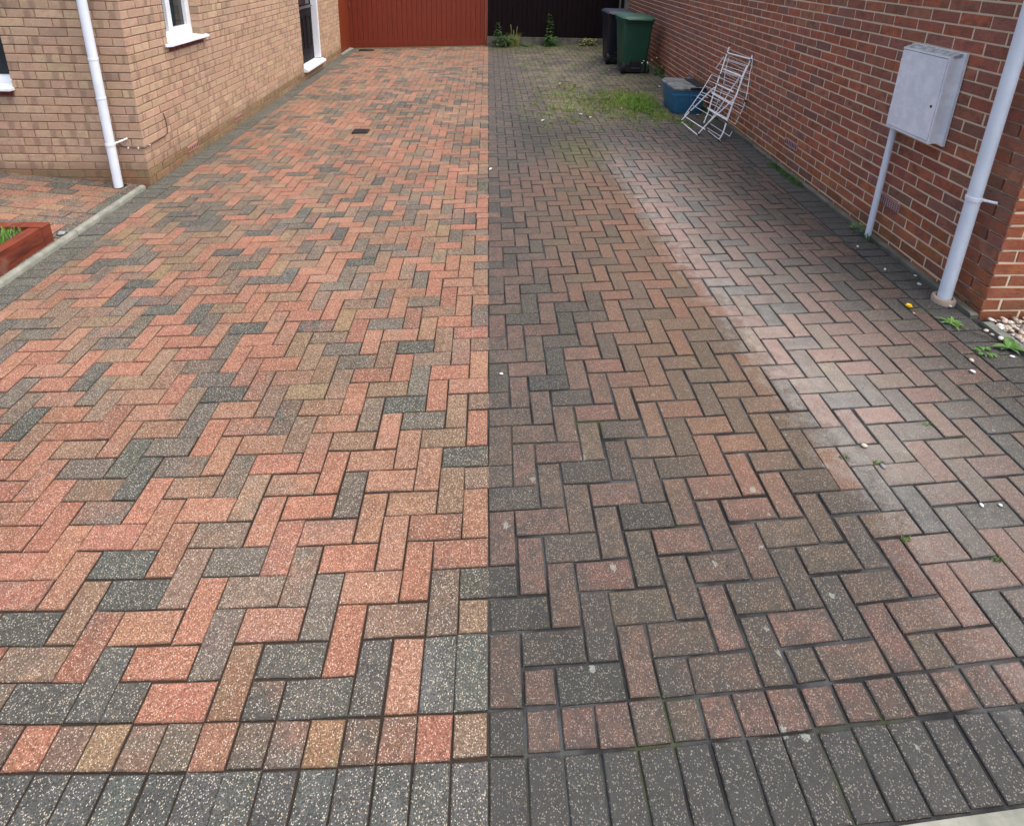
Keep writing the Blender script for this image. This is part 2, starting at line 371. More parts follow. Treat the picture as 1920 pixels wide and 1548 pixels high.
def rrect(cx, cy, z, w, d, r, seg=4):
    out = []
    for k, (sx, sy) in enumerate(((1, 1), (-1, 1), (-1, -1), (1, -1))):
        for i in range(seg+1):
            a = math.pi/2*(k+i/seg); out.append((cx+sx*(w/2-r)+r*math.cos(a), cy+sy*(d/2-r)+r*math.sin(a), z))
    return out
R = random.Random(7)
def jit(a): return R.uniform(-a, a)

# ------------------------------------------------------------------ ground and drive
g = A(); g.add([(-60, -60, -.42), (60, -60, -.42), (60, 60, -.42), (-60, 60, -.42)], [(0, 1, 2, 3)])
struct(obj('ground', g, 'ground', origin=(0, 0, -.42)))
RWX = lambda y: 2.846+(y-1.639)*0.0322              # line of the right-hand wall
BORD_R = lambda y: (RWX(y) if y > 1.6 else 2.835)-.055
YR_T = [(-60, -5.9), (0, -.007), (2, .185), (6, .591), (10, 1.001), (14, 1.414), (18, 1.834), (22, 2.245), (26, 2.639), (30, 3.027), (34, 3.42),
        (38, 3.791), (42, 4.176), (46, 4.569), (50, 4.961), (54, 5.318), (58, 5.704), (62, 6.084), (66, 6.474), (70, 6.871), (140, 13.7)]
def yrow(r):
    for (a, ya), (b, yb) in zip(YR_T, YR_T[1:]):
        if r <= b: return ya+(yb-ya)*(r-a)/(b-a)
def gridpt(c, r):                                   # paver grid to drive plan, with the shallow bow of the front edge
    x = c*.1; y = yrow(r); y += .019*x*x*math.exp(-max(0, y)/1.0); return x, y
Y_BACK = 12.10; X_L0, X_L1 = -3.205, -3.0

# bedding sheet, subdivided so that it follows the fall
bed = A(); ys = [-.30+i*.5 for i in range(26)]; vs = []; fs = []
for y in ys:
    yy = min(y, Y_BACK+.15)
    for x in (-3.21, -1.5, 0, 1.5, RWX(yy) if yy > 1.6 else 2.84):
        q = yy + (.019*x*x*math.exp(-max(0, yy)) if yy < 2 else 0); vs.append((x, q, gz(x, q)-.0085))
for i in range(len(ys)-1):
    for j in range(4): fs.append((i*5+j, i*5+j+1, (i+1)*5+j+1, (i+1)*5+j))
n0 = len(vs)
bed.add(vs, fs)
drive = struct(obj('driveway', bed, 'joint', origin=(0, 0, 0)), 'block paved driveway, washed clean on the left and grimy on the right', 'driveway')

CLEAN = [((.278, .129, .085), 23), ((.256, .117, .078), 11), ((.264, .140, .092), 21), ((.198, .130, .084), 14), ((.222, .152, .088), 3), ((.078, .079, .069), 13), ((.122, .104, .085), 14), ((.174, .120, .086), 15)]
GREYS = [(.078, .079, .069), (.090, .089, .077), (.122, .104, .085)]; WARM = CLEAN[:4]
def pick(tab):
    s = R.uniform(0, sum(w for _, w in tab))
    for c, w in tab:
        s -= w
        if s <= 0: return c
    return tab[0][0]
def lerp3(a, b, f): return tuple(p+(q-p)*f for p, q in zip(a, b))
def vary(c, a=.12):
    k = 1+jit(a); return tuple(max(0, v*k*(1+jit(a*.35))) for v in c)
def paver_geo(poly, gap, ch=.004, thick=.03, lift=None, path=None):
    """a paving block: four plan corners (ccw), gap per side, chamfered top edge"""
    n = len(poly); cx = sum(p[0] for p in poly)/n; cy = sum(p[1] for p in poly)/n
    L = [math.hypot(poly[i][0]-poly[(i+1) % n][0], poly[i][1]-poly[(i+1) % n][1]) for i in range(n)]
    if min(L) < .012: return None
    lx = (L[0]+L[2])/2; ly = (L[1]+L[3])/2
    zf = path or gz
    dz = jit(.0022) if lift is None else lift; tx, ty = jit(.008), jit(.008); rot = jit(.011)
    def ins(d):
        out = []
        for x, y in poly:
            ux, uy = x-cx, y-cy; x1 = ux*(1-2*d/lx) if lx else 0; y1 = uy*(1-2*d/ly) if ly else 0
            out.append((cx+x1-y1*rot, cy+y1+x1*rot))
        return out
    j = [(jit(.0019), jit(.0019)) for _ in poly]
    a = ins(gap); b = ins(gap+ch)
    v = [(x+p, y+q, zf(x, y)-thick) for (x, y), (p, q) in zip(a, j)]
    v += [(x+p, y+q, zf(x, y)-ch*.9+dz+(x-cx)*tx+(y-cy)*ty) for (x, y), (p, q) in zip(a, j)]
    v += [(x+p, y+q, zf(x, y)+dz+(x-cx)*tx+(y-cy)*ty) for (x, y), (p, q) in zip(b, j)]
    f = [(8, 9, 10, 11)]
    for l in (0, 1):
        for i in range(4): k = (i+1) % 4; f.append((l*4+i, l*4+k, (l+1)*4+k, (l+1)*4+i))
    uv0 = [(0, 0), (1, 0), (1, 1), (0, 1)]; uv1 = [(.03, .04), (.97, .04), (.97, .96), (.03, .96)]
    return v, f, uv0+uv0+uv1, [v[8], v[9], v[10], v[11]]
DRV = []                                            # (area, geo, t1, t2)
def lay(poly, colour, c2=None, gapc=.0026, gapd=.0045):
    cx = sum(p[0] for p in poly)/4
    gp = gapc if cx < -.06 else (gapd if cx > .06 else .0028)
    gmt = paver_geo(poly, gp*(1+jit(.55)), .0035)
    if gmt: DRV.append((area_px(gmt[3]), gmt, vary(colour), vary(lerp3(colour, c2 or pick(CLEAN), .55))))
def clip_poly(poly):
    out = []
    for x, y in poly:
        y = min(y, Y_BACK-.0); x = max(x, X_L1); x = min(x, BORD_R(y)-.2); out.append((x, y))
    return out
GULLY = [(-1.56, 5.575), (-2.80, 11.83)]            # two gully gratings let into the paving
def herringbone():
    done = set()
    for r in range(0, 125):
        for c in range(-31, 31):
            if (c, r) in done: continue
            k = (c+r) % 4
            ov = -4 <= c <= -1 and r in (0, 1)      # relaid blocks beside the cleaned edge
            if ov: cells = [(c, 0), (c, 1)]; quad = (c, 0, c+1, 2)
            elif k == 0: cells = [(c, r), (c, r+1)]; quad = (c, r, c+1, r+2)
            elif k == 1: cells = [(c, r)]; quad = (c, r, c+1, r+1)       # only met where a block is cut
            elif k == 2: cells = [(c, r), (c+1, r)]; quad = (c, r, c+2, r+1)
            else: cells = [(c, r)]; quad = (c, r, c+1, r+1)
            if any(q in done for q in cells): cells = [(c, r)]; quad = (c, r, c+1, r+1)
            if k == 2 and r in (0, 1) and -4 <= c+1 <= -1 and not ov: cells = [(c, r)]; quad = (c, r, c+1, r+1)
            for q in cells: done.add(q)
            a, b, c2, d = quad
            p = clip_poly([gridpt(a, b), gridpt(c2, b), gridpt(c2, d), gridpt(a, d)])
            if p[0][1] > Y_BACK-.02: continue
            mx, my = sum(q[0] for q in p)/4, sum(q[1] for q in p)/4
            col = pick(CLEAN)
            m = math.sin(mx*4.1+2*math.sin(my*2.3))*math.sin(my*3.7+1.7*math.sin(mx*3.1))    # blocks come off the pallet in runs of like colour
            if m > .40 and R.random() < .40: col = R.choice(GREYS)
            elif m < .1 and col == GREYS[0] and R.random() < .6: col = pick(WARM)
            if ov and c >= -2: col = (.112, .114, .104)
            lay(p, col, col if R.random() < .45 else None)
herringbone()
CHAR = (.078, .081, .075)
for c in range(-32, 29):                            # cut-block course and charcoal soldier course along the road
    col = pick(CLEAN); lay([gridpt(c, -1.02), gridpt(c+1, -1.02), gridpt(c+1, 0), gridpt(c, 0)], col)
    gg = [gridpt(c, -2.86), gridpt(c+1, -2.86), gridpt(c+1, -1.02), gridpt(c, -1.02)]
    lay(gg, CHAR, (.105, .11, .105), .003, .0045)
y = -.10
while y < Y_BACK:                                   # charcoal edge along the left kerb and house
    y1 = min(y+.101, Y_BACK); lay([(X_L0, y), (X_L1, y), (X_L1, y1), (X_L0, y1)], (.098, .099, .086), (.084, .087, .077)); y = y1
y = .12
while y < Y_BACK:                                   # charcoal edge along the right wall
    y1 = min(y+.101, Y_BACK); xa, xb = BORD_R(y), BORD_R(y1)
    lay([(xa-.2, y), (xa, y), (xb, y1), (xb-.2, y1)], (.125, .125, .118), (.15, .145, .13)); y = y1
DRV.sort(key=lambda q: -q[0])
rest = A()
for i, (ar, (v, f, uv, top), t1, t2) in enumerate(DRV):
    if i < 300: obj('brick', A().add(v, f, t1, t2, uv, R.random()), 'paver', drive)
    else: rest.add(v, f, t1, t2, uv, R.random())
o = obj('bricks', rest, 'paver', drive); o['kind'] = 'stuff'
# concrete haunch between edge blocks and right wall
h = A()
y = 1.64
while y < 12.0:
    h.prism([(RWX(y)-.052, y), (RWX(y)-.004, y), (RWX(y+1)-.004, y+.995), (RWX(y+1)-.052, y+.995)], gz(2.9, y)-.05, gz(2.9, y)+.018+jit(.004), .008); y += 1
obj('haunch', h, 'concrete', drive)
def grating(cx, cy, w, d, slots):
    b = A(); z = gz(cx, cy)+.019
    b.box(cx-w/2, cy-d/2, z-.04, cx+w/2, cy+d/2, z-.0135)
    root = obj('gully_grating', b, 'dark')
    f = A()
    for (x0, y0, x1, y1) in ((-w/2, -d/2, w/2, -d/2+.014), (-w/2, d/2-.014, w/2, d/2), (-w/2, -d/2+.0141, -w/2+.014, d/2-.0141), (w/2-.014, -d/2+.0141, w/2, d/2-.0141)):
        f.box(cx+x0, cy+y0, z-.013, cx+x1, cy+y1, z+.001)
    obj('frame', f, 'iron', root)
    for i in range(slots):
        x = cx-w/2+.014+(w-.028)*(i+.5)/slots
        obj('bar', A().box(x-.0045, cy-d/2+.0142, z-.012, x+.0045, cy+d/2-.0142, z-.001), 'iron', root)
    return root
tag(grating(-1.555, 5.575, .19, .15, 9), 'small black iron gully grating sunk in the middle of the clean paving', 'drain')
tag(grating(-2.77, 11.83, .33, .15, 14), 'wide black drain grating in the corner before the red gate', 'drain')

# ------------------------------------------------------------------ road side
k = A(); xs = [-3.6+i*.915 for i in range(9)]
kerb = empty('dropped_kerb', (0, -.4, 0)); struct(kerb, 'pale concrete dropped kerb along the front of the drive', 'kerb')
for a, b in zip(xs, xs[1:]):
    f = lambda x: -.296+.019*x*x
    def ring(x): return [(x, f(x), gz(x, 0)-.15), (x, f(x), gz(x, 0)+.003), (x, f(x)-.012, gz(x, 0)+.005), (x, f(x)-.105, gz(x, 0)-.002), (x, f(x)-.122, gz(x, 0)-.012), (x, f(x)-.127, gz(x, 0)-.03), (x, f(x)-.127, gz(x, 0)-.15)]
    obj('kerb_stone', A().loft([ring(a+.004), ring((a+b)/2), ring(b-.004)]), 'kerb', kerb)
rd = A(); vs = []
for x in (-14, -3.6, 0, 3.7, 14):
    q = -.42+.019*min(x*x, 14); vs += [(x, q, gz(max(-4, min(4, x)), 0)-.03), (x, -7, gz(max(-4, min(4, x)), 0)-.10)]
for i in range(4): rd.f.append((2*i+1, 2*i+3, 2*i+2, 2*i))
rd.v = vs; rd.t1 = rd.t2 = [(1, 1, 1, 1)]*10; rd.uv = [(.5, .5, .5)]*10
struct(obj('road', rd, 'asphalt', origin=(0, 0, 0)))

# ------------------------------------------------------------------ left edging, path, planter
ke = empty('edging_kerb', (-3.24, 2, gz(-3.24, 2))); struct(ke, 'narrow pale concrete edging kerb between drive and path', 'kerb')
y = 3.965
for i in range(5):
    y0 = y-.915; z0, z1 = gz(-3.24, y0), gz(-3.24, y); prof = [(-.031, -.12), (.031, -.12), (.031, .016), (.024, .028), (.010, .034), (-.010, .034), (-.024, .028), (-.031, .016)]
    ring = lambda yy, zz: [(-3.242+a, yy, zz+b) for a, b in prof]
    shade(obj('kerb_stone', A().loft([ring(y0+.004, z0), ring(y-.002, z1)]), 'kerb', ke), 50); y = y0
PZ = lambda x, y: gz(-3.27, y)+.012+.088*(-3.27-x)
pa = A(); pa.add([(-6.2, -.4, PZ(-6.2, -.4)-.006), (-3.274, -.4, PZ(-3.274, -.4)-.006), (-3.274, 4.03, PZ(-3.274, 4.03)-.006), (-6.2, 4.03, PZ(-6.2, 4.03)-.006)], [(0, 1, 2, 3)])
path = struct(obj('path', pa, 'joint', origin=(-3.27, 0, -.15)), 'block paved path in front of the buff brick house', 'path')
PTH = []
def layp(poly, col):
    q = paver_geo(poly, .0032, .003, path=PZ)
    if q: PTH.append((area_px(q[3]), q, vary(col), vary(lerp3(col, pick(CLEAN), .5))))
y = 4.02-.21*18
while y < 4.02: layp([(-3.378, y), (-3.276, y), (-3.276, min(y+.21, 4.02)), (-3.378, min(y+.21, 4.02))], CHAR); y += .21
x = -3.38
while x > -6.1: layp([(x-.21, 3.915), (x, 3.915), (x, 4.02), (x-.21, 4.02)], CHAR); x -= .21
for r in range(36):
    y1 = 3.913-r*.1045; x = -3.38; first = True
    while x > -6.1:
        w = (.105 if r % 2 else .21) if first else .21; first = False
        if not (y1 < 2.93 and x < -3.42): layp([(x-w, y1-.1045), (x, y1-.1045), (x, y1), (x-w, y1)], pick(CLEAN))
        x -= w
PTH = [q for q in PTH if not (q[1][3][0][0] < -3.6 and q[1][3][2][1] < 2.8)]
PTH.sort(key=lambda q: -q[0]); rp = A()
for i, (ar, (v, f, uv, top), t1, t2) in enumerate(PTH):
    if i < 150 and ar > 60: obj('brick', A().add(v, f, t1, t2, uv, R.random()), 'pathpaver', path)
    else: rp.add(v, f, t1, t2, uv, R.random())
if rp.v: o = obj('bricks', rp, 'pathpaver', path); o['kind'] = 'stuff'

pl = empty('planter', (-3.9, 1.6, -.14)); tag(pl, 'raised bed of red-brown stained sleepers holding grass, beside the path', 'planter')
ZT = .045
def beam(name, x0, y0, x1, y1): return obj(name, A().box(x0, y0, -.16, x1, y1, ZT+jit(.002), .006), 'sleeper', pl)
beam('sleeper', -3.385, .10, -3.300, 2.838); beam('sleeper', -5.9, 2.842, -3.301, 2.925); beam('sleeper', -5.9, .10, -3.388, .185)
obj('soil', A().box(-5.9, .19, -.16, -3.39, 2.838, ZT-.022), 'soil', pl)
def blades(acc, x, y, z, h, w, lean, tint=.5):
    a = R.uniform(0, 6.283); dx, dy = math.cos(a), math.sin(a); l = lean*R.uniform(.3, 1); b = R.uniform(0, 6.283); lx, ly = math.cos(b)*l*h, math.sin(b)*l*h
    c = (R.uniform(0, 1),)*3
    acc.add([(x-dx*w, y-dy*w, z), (x+dx*w, y+dy*w, z), (x+dx*w*.7+lx*.4, y+dy*w*.7+ly*.4, z+h*.6), (x-dx*w*.7+lx*.4, y-dy*w*.7+ly*.4, z+h*.6), (x+lx, y+ly, z+h)],
            [(0, 1, 2, 3), (3, 2, 4)], c)
lw = A()
for i in range(16000):
    x = R.uniform(-5.2, -3.40); y = R.uniform(1.2, 2.83); blades(lw, x, y, ZT-.023, R.uniform(.025, .055), .0024, .6)
tag(obj('lawn_grass', lw, 'lawn'), 'short bright green grass filling the sleeper bed', 'grass', kind='stuff')
sl = empty('garden_light', (-3.30, 3.02, gz(-3.3, 3))); tag(sl, 'small black fitting with pale dome top by the sleeper corner', 'garden light')
c0 = Vector((-3.318, 3.03, gz(-3.3, 3)+.012))
obj('base', A().loft([rrect(c0.x, c0.y, c0.z-.02+z, w, w, w*.45) for z, w in ((0, .085), (.022, .085), (.030, .06))]), 'rubber', sl)
shade(obj('dome', A().loft([rrect(c0.x, c0.y, c0.z+z, w, w, w*.49) for z, w in ((.0105, .05), (.017, .048), (.022, .036), (.025, .016))]), 'meter_dirt', sl))

# ------------------------------------------------------------------ brick walls
def wall(parent, wname, o2, d2, n2, length, z0, pitch, k0, k1, bl, parity, opens, gapm, proud, mat, mmat, colf, depth, ztop, head=.108, cstart=0.0):
    """bricks of one face laid in stretcher bond; the mortar core is the wall part, bricks are its pieces"""
    d = Vector((d2[0], d2[1], 0)).normalized(); n = Vector((n2[0], n2[1], 0)).normalized(); o = Vector((o2[0], o2[1], 0))
    zb = z0+k0*pitch
    core = A()                                       # core made of rectangular slabs around the openings
    cuts = sorted(set([cstart, length]+[q for w in opens for q in w[:2]]))
    for a, b in zip(cuts, cuts[1:]):
        segs = [(zb, ztop)]
        for (s0, s1, w0, w1) in opens:
            if s0 <= a+1e-6 and s1 >= b-1e-6: segs = [(u, min(v, w0)) for u, v in segs if u < w0]+[(max(u, w1), v) for u, v in segs if v > w1]
        for u, v in segs: core.obox(o+d*a+Vector((0, 0, u)), d*(b-a), -n*depth, Vector((0, 0, v-u)))
    w = obj(wname, core, mmat, parent)
    out = []
    for k in range(k0, k1):
        za, zc = z0+k*pitch+gapm/2, z0+(k+1)*pitch-gapm/2
        s = -proud; first = True
        while s < length-.01:
            L = (head if (k+parity) % 2 == 0 else bl) if first else bl; first = False
            a, b = s+gapm/2*(s > 0), min(s+L, length)-gapm/2; s += L
            pcs = [(a, b)]
            for (s0, s1, w0, w1) in opens:
                if zc > w0+.012 and za < w1-.012:
                    pcs = [q for p in pcs for q in ((p[0], min(p[1], s0-.0)), (max(p[0], s1), p[1])) if q[1]-q[0] > .02]
            for (a1, b1) in pcs:
                if b1-a1 < .02: continue
                out.append((k, a1, b1, za, zc))
    bricks = []
    for (k, a, b, za, zc) in out:
        pr = proud+jit(.0012); ch = .003
        j = lambda q: jit(q)
        base = [(a, za), (b, za), (b, zc), (a, zc)]
        base = [(p+j(.0023), q+j(.0023)) for p, q in base]
        cs, cz = (a+b)/2, (za+zc)/2
        inn = [(p+(ch if p < cs else -ch), q+(ch if q < cz else -ch)) for p, q in base]
        P3 = lambda s, z, e: o+d*s+n*e+Vector((0, 0, z))
        v = [P3(p, q, -.01) for p, q in base]+[P3(p, q, pr-ch*.8) for p, q in base]+[P3(p, q, pr+j(.0008)) for p, q in inn]
        f = [(8, 9, 10, 11)]
        for l in (0, 1):
            for i in range(4): m = (i+1) % 4; f.append((l*4+i, l*4+m, (l+1)*4+m, (l+1)*4+i))
        u0 = [(0, 0), (1, 0), (1, 1), (0, 1)]
        t1, t2 = colf(k, (a+b)/2, cz)
        bricks.append((area_px([P3(p, q, 0) for p, q in inn]), v, f, u0+u0+[(.02, .05), (.98, .05), (.98, .95), (.02, .95)], t1, t2, w, mat))
    return w, bricks
def finish_bricks(lists, limit=300):
    allb = [b for l in lists for b in l]; allb.sort(key=lambda q: -q[0]); rest = {}
    for i, (ar, v, f, uv, t1, t2, w, mat) in enumerate(allb):
        if i < limit: obj('brick', A().add(v, f, t1, t2, uv, R.random()), mat, w)
        else: rest.setdefault(w.name, (A(), w, mat))[0].add(v, f, t1, t2, uv, R.random())
    for acc, w, mat in rest.values(): o = obj('bricks', acc, mat, w); o['kind'] = 'stuff'

# --- buff brick house on the left
BUFF = [((.51, .345, .240), 30), ((.48, .32, .225), 24), ((.52, .365, .245), 20), ((.455, .305, .21), 12), ((.53, .39, .26), 8), ((.34, .24, .172), 6)]
LOWB = [((.42, .27, .165), 5), ((.38, .20, .12), 4), ((.33, .22, .135), 4)]
def buffc(k, s, z):
    if k <= -1: return vary(pick(LOWB), .15), vary((.28, .20, .11), .1)
    c = pick(BUFF); far = min(1, max(0, s/7)); 
    c = tuple(a*(1-.4*far)+b*.4*far for a, b in zip(c, (.50, .36, .215)))
    return vary(c, .1), vary((.45, .305, .21), .12)
def buffc_front(k, s, z): return buffc(k, 0, z)
house = empty('house', (-3.2, 4.03, gz(-3.2, 4.03))); tag(house, 'buff brick house with white window and black side door', 'house')
ZL0, PL = .029, .0776
OPW = (4.69-4.039, 5.385-4.039, 1.044, 2.2)           # window opening in side wall (s along +Y)
OPD = (8.735-4.039, 9.787-4.039, .015, 2.12)
sw, b1 = wall(house, 'side_wall', (-3.209, 4.039), (0, 1), (1, 0), 7.25, ZL0, PL, -4, 35, .2385, 0, [OPW, OPD], .0095, .009, 'buff', 'mortar_l', buffc, .30, 2.75, cstart=.3001)
OPF = (4.245-3.209, 5.6-3.209, .735, 1.95)
fw, b2 = wall(house, 'front_wall', (-3.209, 4.039), (-1, 0), (0, -1), 3.2, ZL0, PL, -4, 35, .2385, 1, [OPF], .0095, .009, 'buff', 'mortar_l', buffc_front, .30, 2.75)
finish_bricks([b1, b2])
for k in range(13, 28):                              # brick reveal on the far side of the window opening
    za = ZL0+k*PL
    if za < 1.13: continue
    t1, t2 = buffc(k, 1, 0); xe = -3.2005 if k % 2 else -3.2
    obj('brick', A().obox((-3.299, 5.3805, za+.005), (.098, 0, 0), (0, .02, 0), (0, 0, PL-.0095), t1=t1, t2=t2, rnd=R.random()), 'buff', sw)
def window(parent, name, o, d, n, w, z0, z1, mull, sill_ext, tiles):
    """white upvc window in a brick opening: o = opening corner on wall face, d along, n outward"""
    o, d, n = Vector(o), Vector(d), Vector(n); U = Vector((0, 0, 1)); rec = .10
    fr = A(); fo = o-n*rec+U*(z0+.092)
    H = z1-z0-.092; t = .058
    fr.obox(fo, d*t, -n*.06, U*H); fr.obox(fo+d*(w-t), d*t, -n*.06, U*H); fr.obox(fo+d*(t+.0005), d*(w-2*t-.001), -n*.06, U*.075); fr.obox(fo+d*(t+.0005)+U*(H-t), d*(w-2*t-.001), -n*.06, U*t)
    root = obj(name, fr, 'upvc', parent)
    for m in mull: obj('mullion', A().obox(fo+d*(m-.02)+U*.0755, d*.04, -n*.055, U*(H-t-.076)), 'upvc', root)
    sa = A(); e = [t]+[m for m in mull]+[w-t]
    for a, b in zip(e, e[1:]):                       # opening sash inside the last light
        if b == e[-1]:
            q = fo+d*(a+.021)+U*.076+n*.004; ww, hh = b-a-.022, H-t-.077
            for oo, aa, bb in ((q, d*.03, U*hh), (q+d*(ww-.03), d*.03, U*hh), (q+d*.0305, d*(ww-.061), U*.03), (q+d*.0305+U*(hh-.03), d*(ww-.061), U*.03)): sa.obox(oo, aa, -n*.04, bb)
    if sa.v: obj('sash', sa, 'upvc', root)
    for a, b in zip(e, e[1:]): obj('pane', A().obox(fo+d*(a+.001)-n*.03+U*.0757, d*(b-a-.002), -n*.012, U*(H-t-.077)), 'glass', root)
    obj('inner_void', A().obox(fo+d*.002-n*.075+U*.002, d*(w-.004), -n*.02, U*(H-.004)), 'dark', root)
    A3 = lambda s, e, z: o+d*s+n*e+U*z
    zs = z0+.055; e1 = .062
    obj('sill', A().loft([[A3(q, -.098, zs), A3(q, e1, zs), A3(q, e1, zs+.018), A3(q, e1-.006, zs+.022), A3(q, -.098, zs+.036)] for q in (.001, w-.001)]), 'upvc', root)
    for s_, q in ((0, -1), (w, 1)):                  # mitred horn of the sill beyond the opening
        pr = lambda s, e: [A3(s, .008, zs), A3(s, e, zs), A3(s, e, zs+.018), A3(s, e-.006 if e > .02 else e, zs+.022), A3(s, .008, zs+.026)]
        obj('sill_end', A().loft([pr(s_, e1), pr(s_+q*sill_ext*.55, e1), pr(s_+q*sill_ext, .02)]), 'upvc', root)
    if tiles:
        tw = w/tiles
        for i in range(tiles): obj('sill_tile', A().obox(o+d*(i*tw+.006)+n*.0095+U*(z0+.003), d*(tw-.012), -n*.06, U*(.051)), 'redtile', root)
        obj('tile_mortar', A().obox(o+d*.001+n*.001+U*(z0+.001), d*(w-.002), -n*.06, U*(.0535)), 'mortar_l', root)
    return root
window(house, 'window', (-3.2, 4.69, 0), (0, 1, 0), (1, 0, 0), .695, 1.044, 2.2, (.26,), .075, 6)
window(house, 'window', (-4.245, 4.03, 0), (-1, 0, 0), (0, -1, 0), 1.355, .735, 1.95, (.5, .95), .02, 11)
# door
Y0, Y1 = 8.737, 9.785
df = A()
for a, b, e in ((Y0, Y0+.075, -3.297), (Y1-.075, Y1, -3.196)): df.box(-3.32, a, .11, e, b, 2.12)
df.box(-3.32, Y0+.0751, 2.05, -3.297, Y1-.0751, 2.12)
door = obj('door', df, 'upvc', house)
lf = A(); lf.box(-3.345, Y0+.077, .112, -3.30, Y1-.077, 2.048); leaf_ = obj('door_leaf', lf, 'blackdoor', door)
for a, b in ((Y0+.19, Y0+.44), (Y0+.61, Y0+.86)):    # raised panels: moulding frames
    for (p, q, r_, s_) in ((a, a+.03, .34, .93), (b-.03, b, .34, .93), (a+.0302, b-.0302, .34, .37), (a+.0302, b-.0302, .90, .93)):
        obj('panel_moulding', A().box(-3.2995, p, r_, -3.286, q, s_, .004), 'blackdoor', door)
    obj('panel', A().box(-3.2995, a+.06, .40, -3.291, b-.06, .87), 'blackdoor', door)
obj('glazing', A().box(-3.2995, Y0+.19, 1.13, -3.294, Y1-.20, 1.93), 'glass', door)
for (p, q, r_, s_) in ((Y0+.15, Y1-.16, 1.06, 1.10), (Y0+.15, Y1-.16, 1.93, 1.97)): obj('glazing_bead', A().box(-3.2994, p, r_, -3.282, q, s_), 'steel', door)
hd = A().tube([(-3.296, Y1-.13, 1.085), (-3.255, Y1-.13, 1.085), (-3.25, Y1-.15, 1.085), (-3.25, Y1-.25, 1.085)], .010); shade(obj('handle', hd, 'steel', door))
obj('letter_plate', A().box(-3.2936, Y0+.36, 1.26, -3.288, Y0+.64, 1.30), 'steel', door)
obj('threshold', A().loft([[(-3.34, yy, .02), (-3.15, yy, .02), (-3.125, yy, .028), (-3.125, yy, .062), (-3.137, yy, .070), (-3.19, yy, .090), (-3.34, yy, .1095)] for yy in (Y0-.035+.03, Y1+.06)]), 'upvc', door)
obj('void', A().box(-3.5, Y0+.001, .016, -3.36, Y1-.001, 2.11), 'dark', door)
# air bricks
def airbrick(parent, o, d, n, w, h, cols, rows, mat):
    o, d, n = Vector(o), Vector(d), Vector(n); U = Vector((0, 0, 1))
    r = obj('air_brick', A().obox(o+n*.0075, d*w, -n*.03, U*h), mat, parent)
    a = A()
    for i in range(cols):
        for j in range(rows):
            a.obox(o+n*.0078+d*(w*(i+.28)/cols)+U*(h*(j+.22)/rows), d*(w*.45/cols), -n*.003, U*(h*.56/rows))
    obj('slots', a, 'dark', r)
for ya, yb in ((4.735, 4.95), (5.895, 6.10)): airbrick(house, (-3.198, ya, -.044), (0, 1, 0), (1, 0, 0), yb-ya, .062, 6, 1, 'airbrick')

# --- red brick house on the right
REDS = [((.430, .145, .083), 26), ((.375, .145, .092), 22), ((.335, .150, .104), 18), ((.460, .152, .080), 14), ((.290, .150, .115), 10), ((.430, .180, .108), 10)]
LOWR = [((.46, .160, .070), 5), ((.50, .185, .075), 3), ((.41, .140, .068), 5)]
def redc(k, s, z):
    c = pick(LOWR if (k <= 2 and R.random() < .8) else REDS)
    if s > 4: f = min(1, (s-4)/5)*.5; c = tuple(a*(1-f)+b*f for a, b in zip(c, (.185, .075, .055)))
    return vary(c, .14), vary((.24, .115, .085), .2)
def redf(k, s, z): return vary(lerp3(pick(REDS), (.36, .120, .055), .7), .14), vary((.25, .08, .045), .2)
nh = empty('neighbour_house', (2.846, 1.639, gz(2.846, 1.639))); tag(nh, 'dark red brick house wall with cream mortar along the right of the drive', 'house')
dv = Vector((.0322, 1, 0)).normalized(); nv = Vector((-dv.y, dv.x, 0))
ZR0, PR = .239, .0777
LENR = 10.35
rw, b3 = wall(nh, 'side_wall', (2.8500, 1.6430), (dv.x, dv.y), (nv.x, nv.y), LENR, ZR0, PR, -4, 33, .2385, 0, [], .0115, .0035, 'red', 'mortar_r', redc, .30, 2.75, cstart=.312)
rf, b4 = wall(nh, 'front_wall', (2.8500, 1.6430), (1, 0), (0, -1), 2.6, ZR0, PR, -4, 33, .2385, 1, [], .0115, .0035, 'red', 'mortar_r', redf, .30, 2.75, cstart=.013)
finish_bricks([b3, b4])
def rwp(s, z, e=0): return Vector((2.846, 1.639, 0))+dv*s+nv*e+Vector((0, 0, z))
for s, z, w, h, c, r in ((2.235, .352, .232, .068, 7, 1), (.80, .395, .225, .066, 10, 5), (5.35, .37, .23, .07, 7, 1)):
    airbrick(nh, rwp(s, z), dv, nv, w, h, c, r, 'airbrick_r')

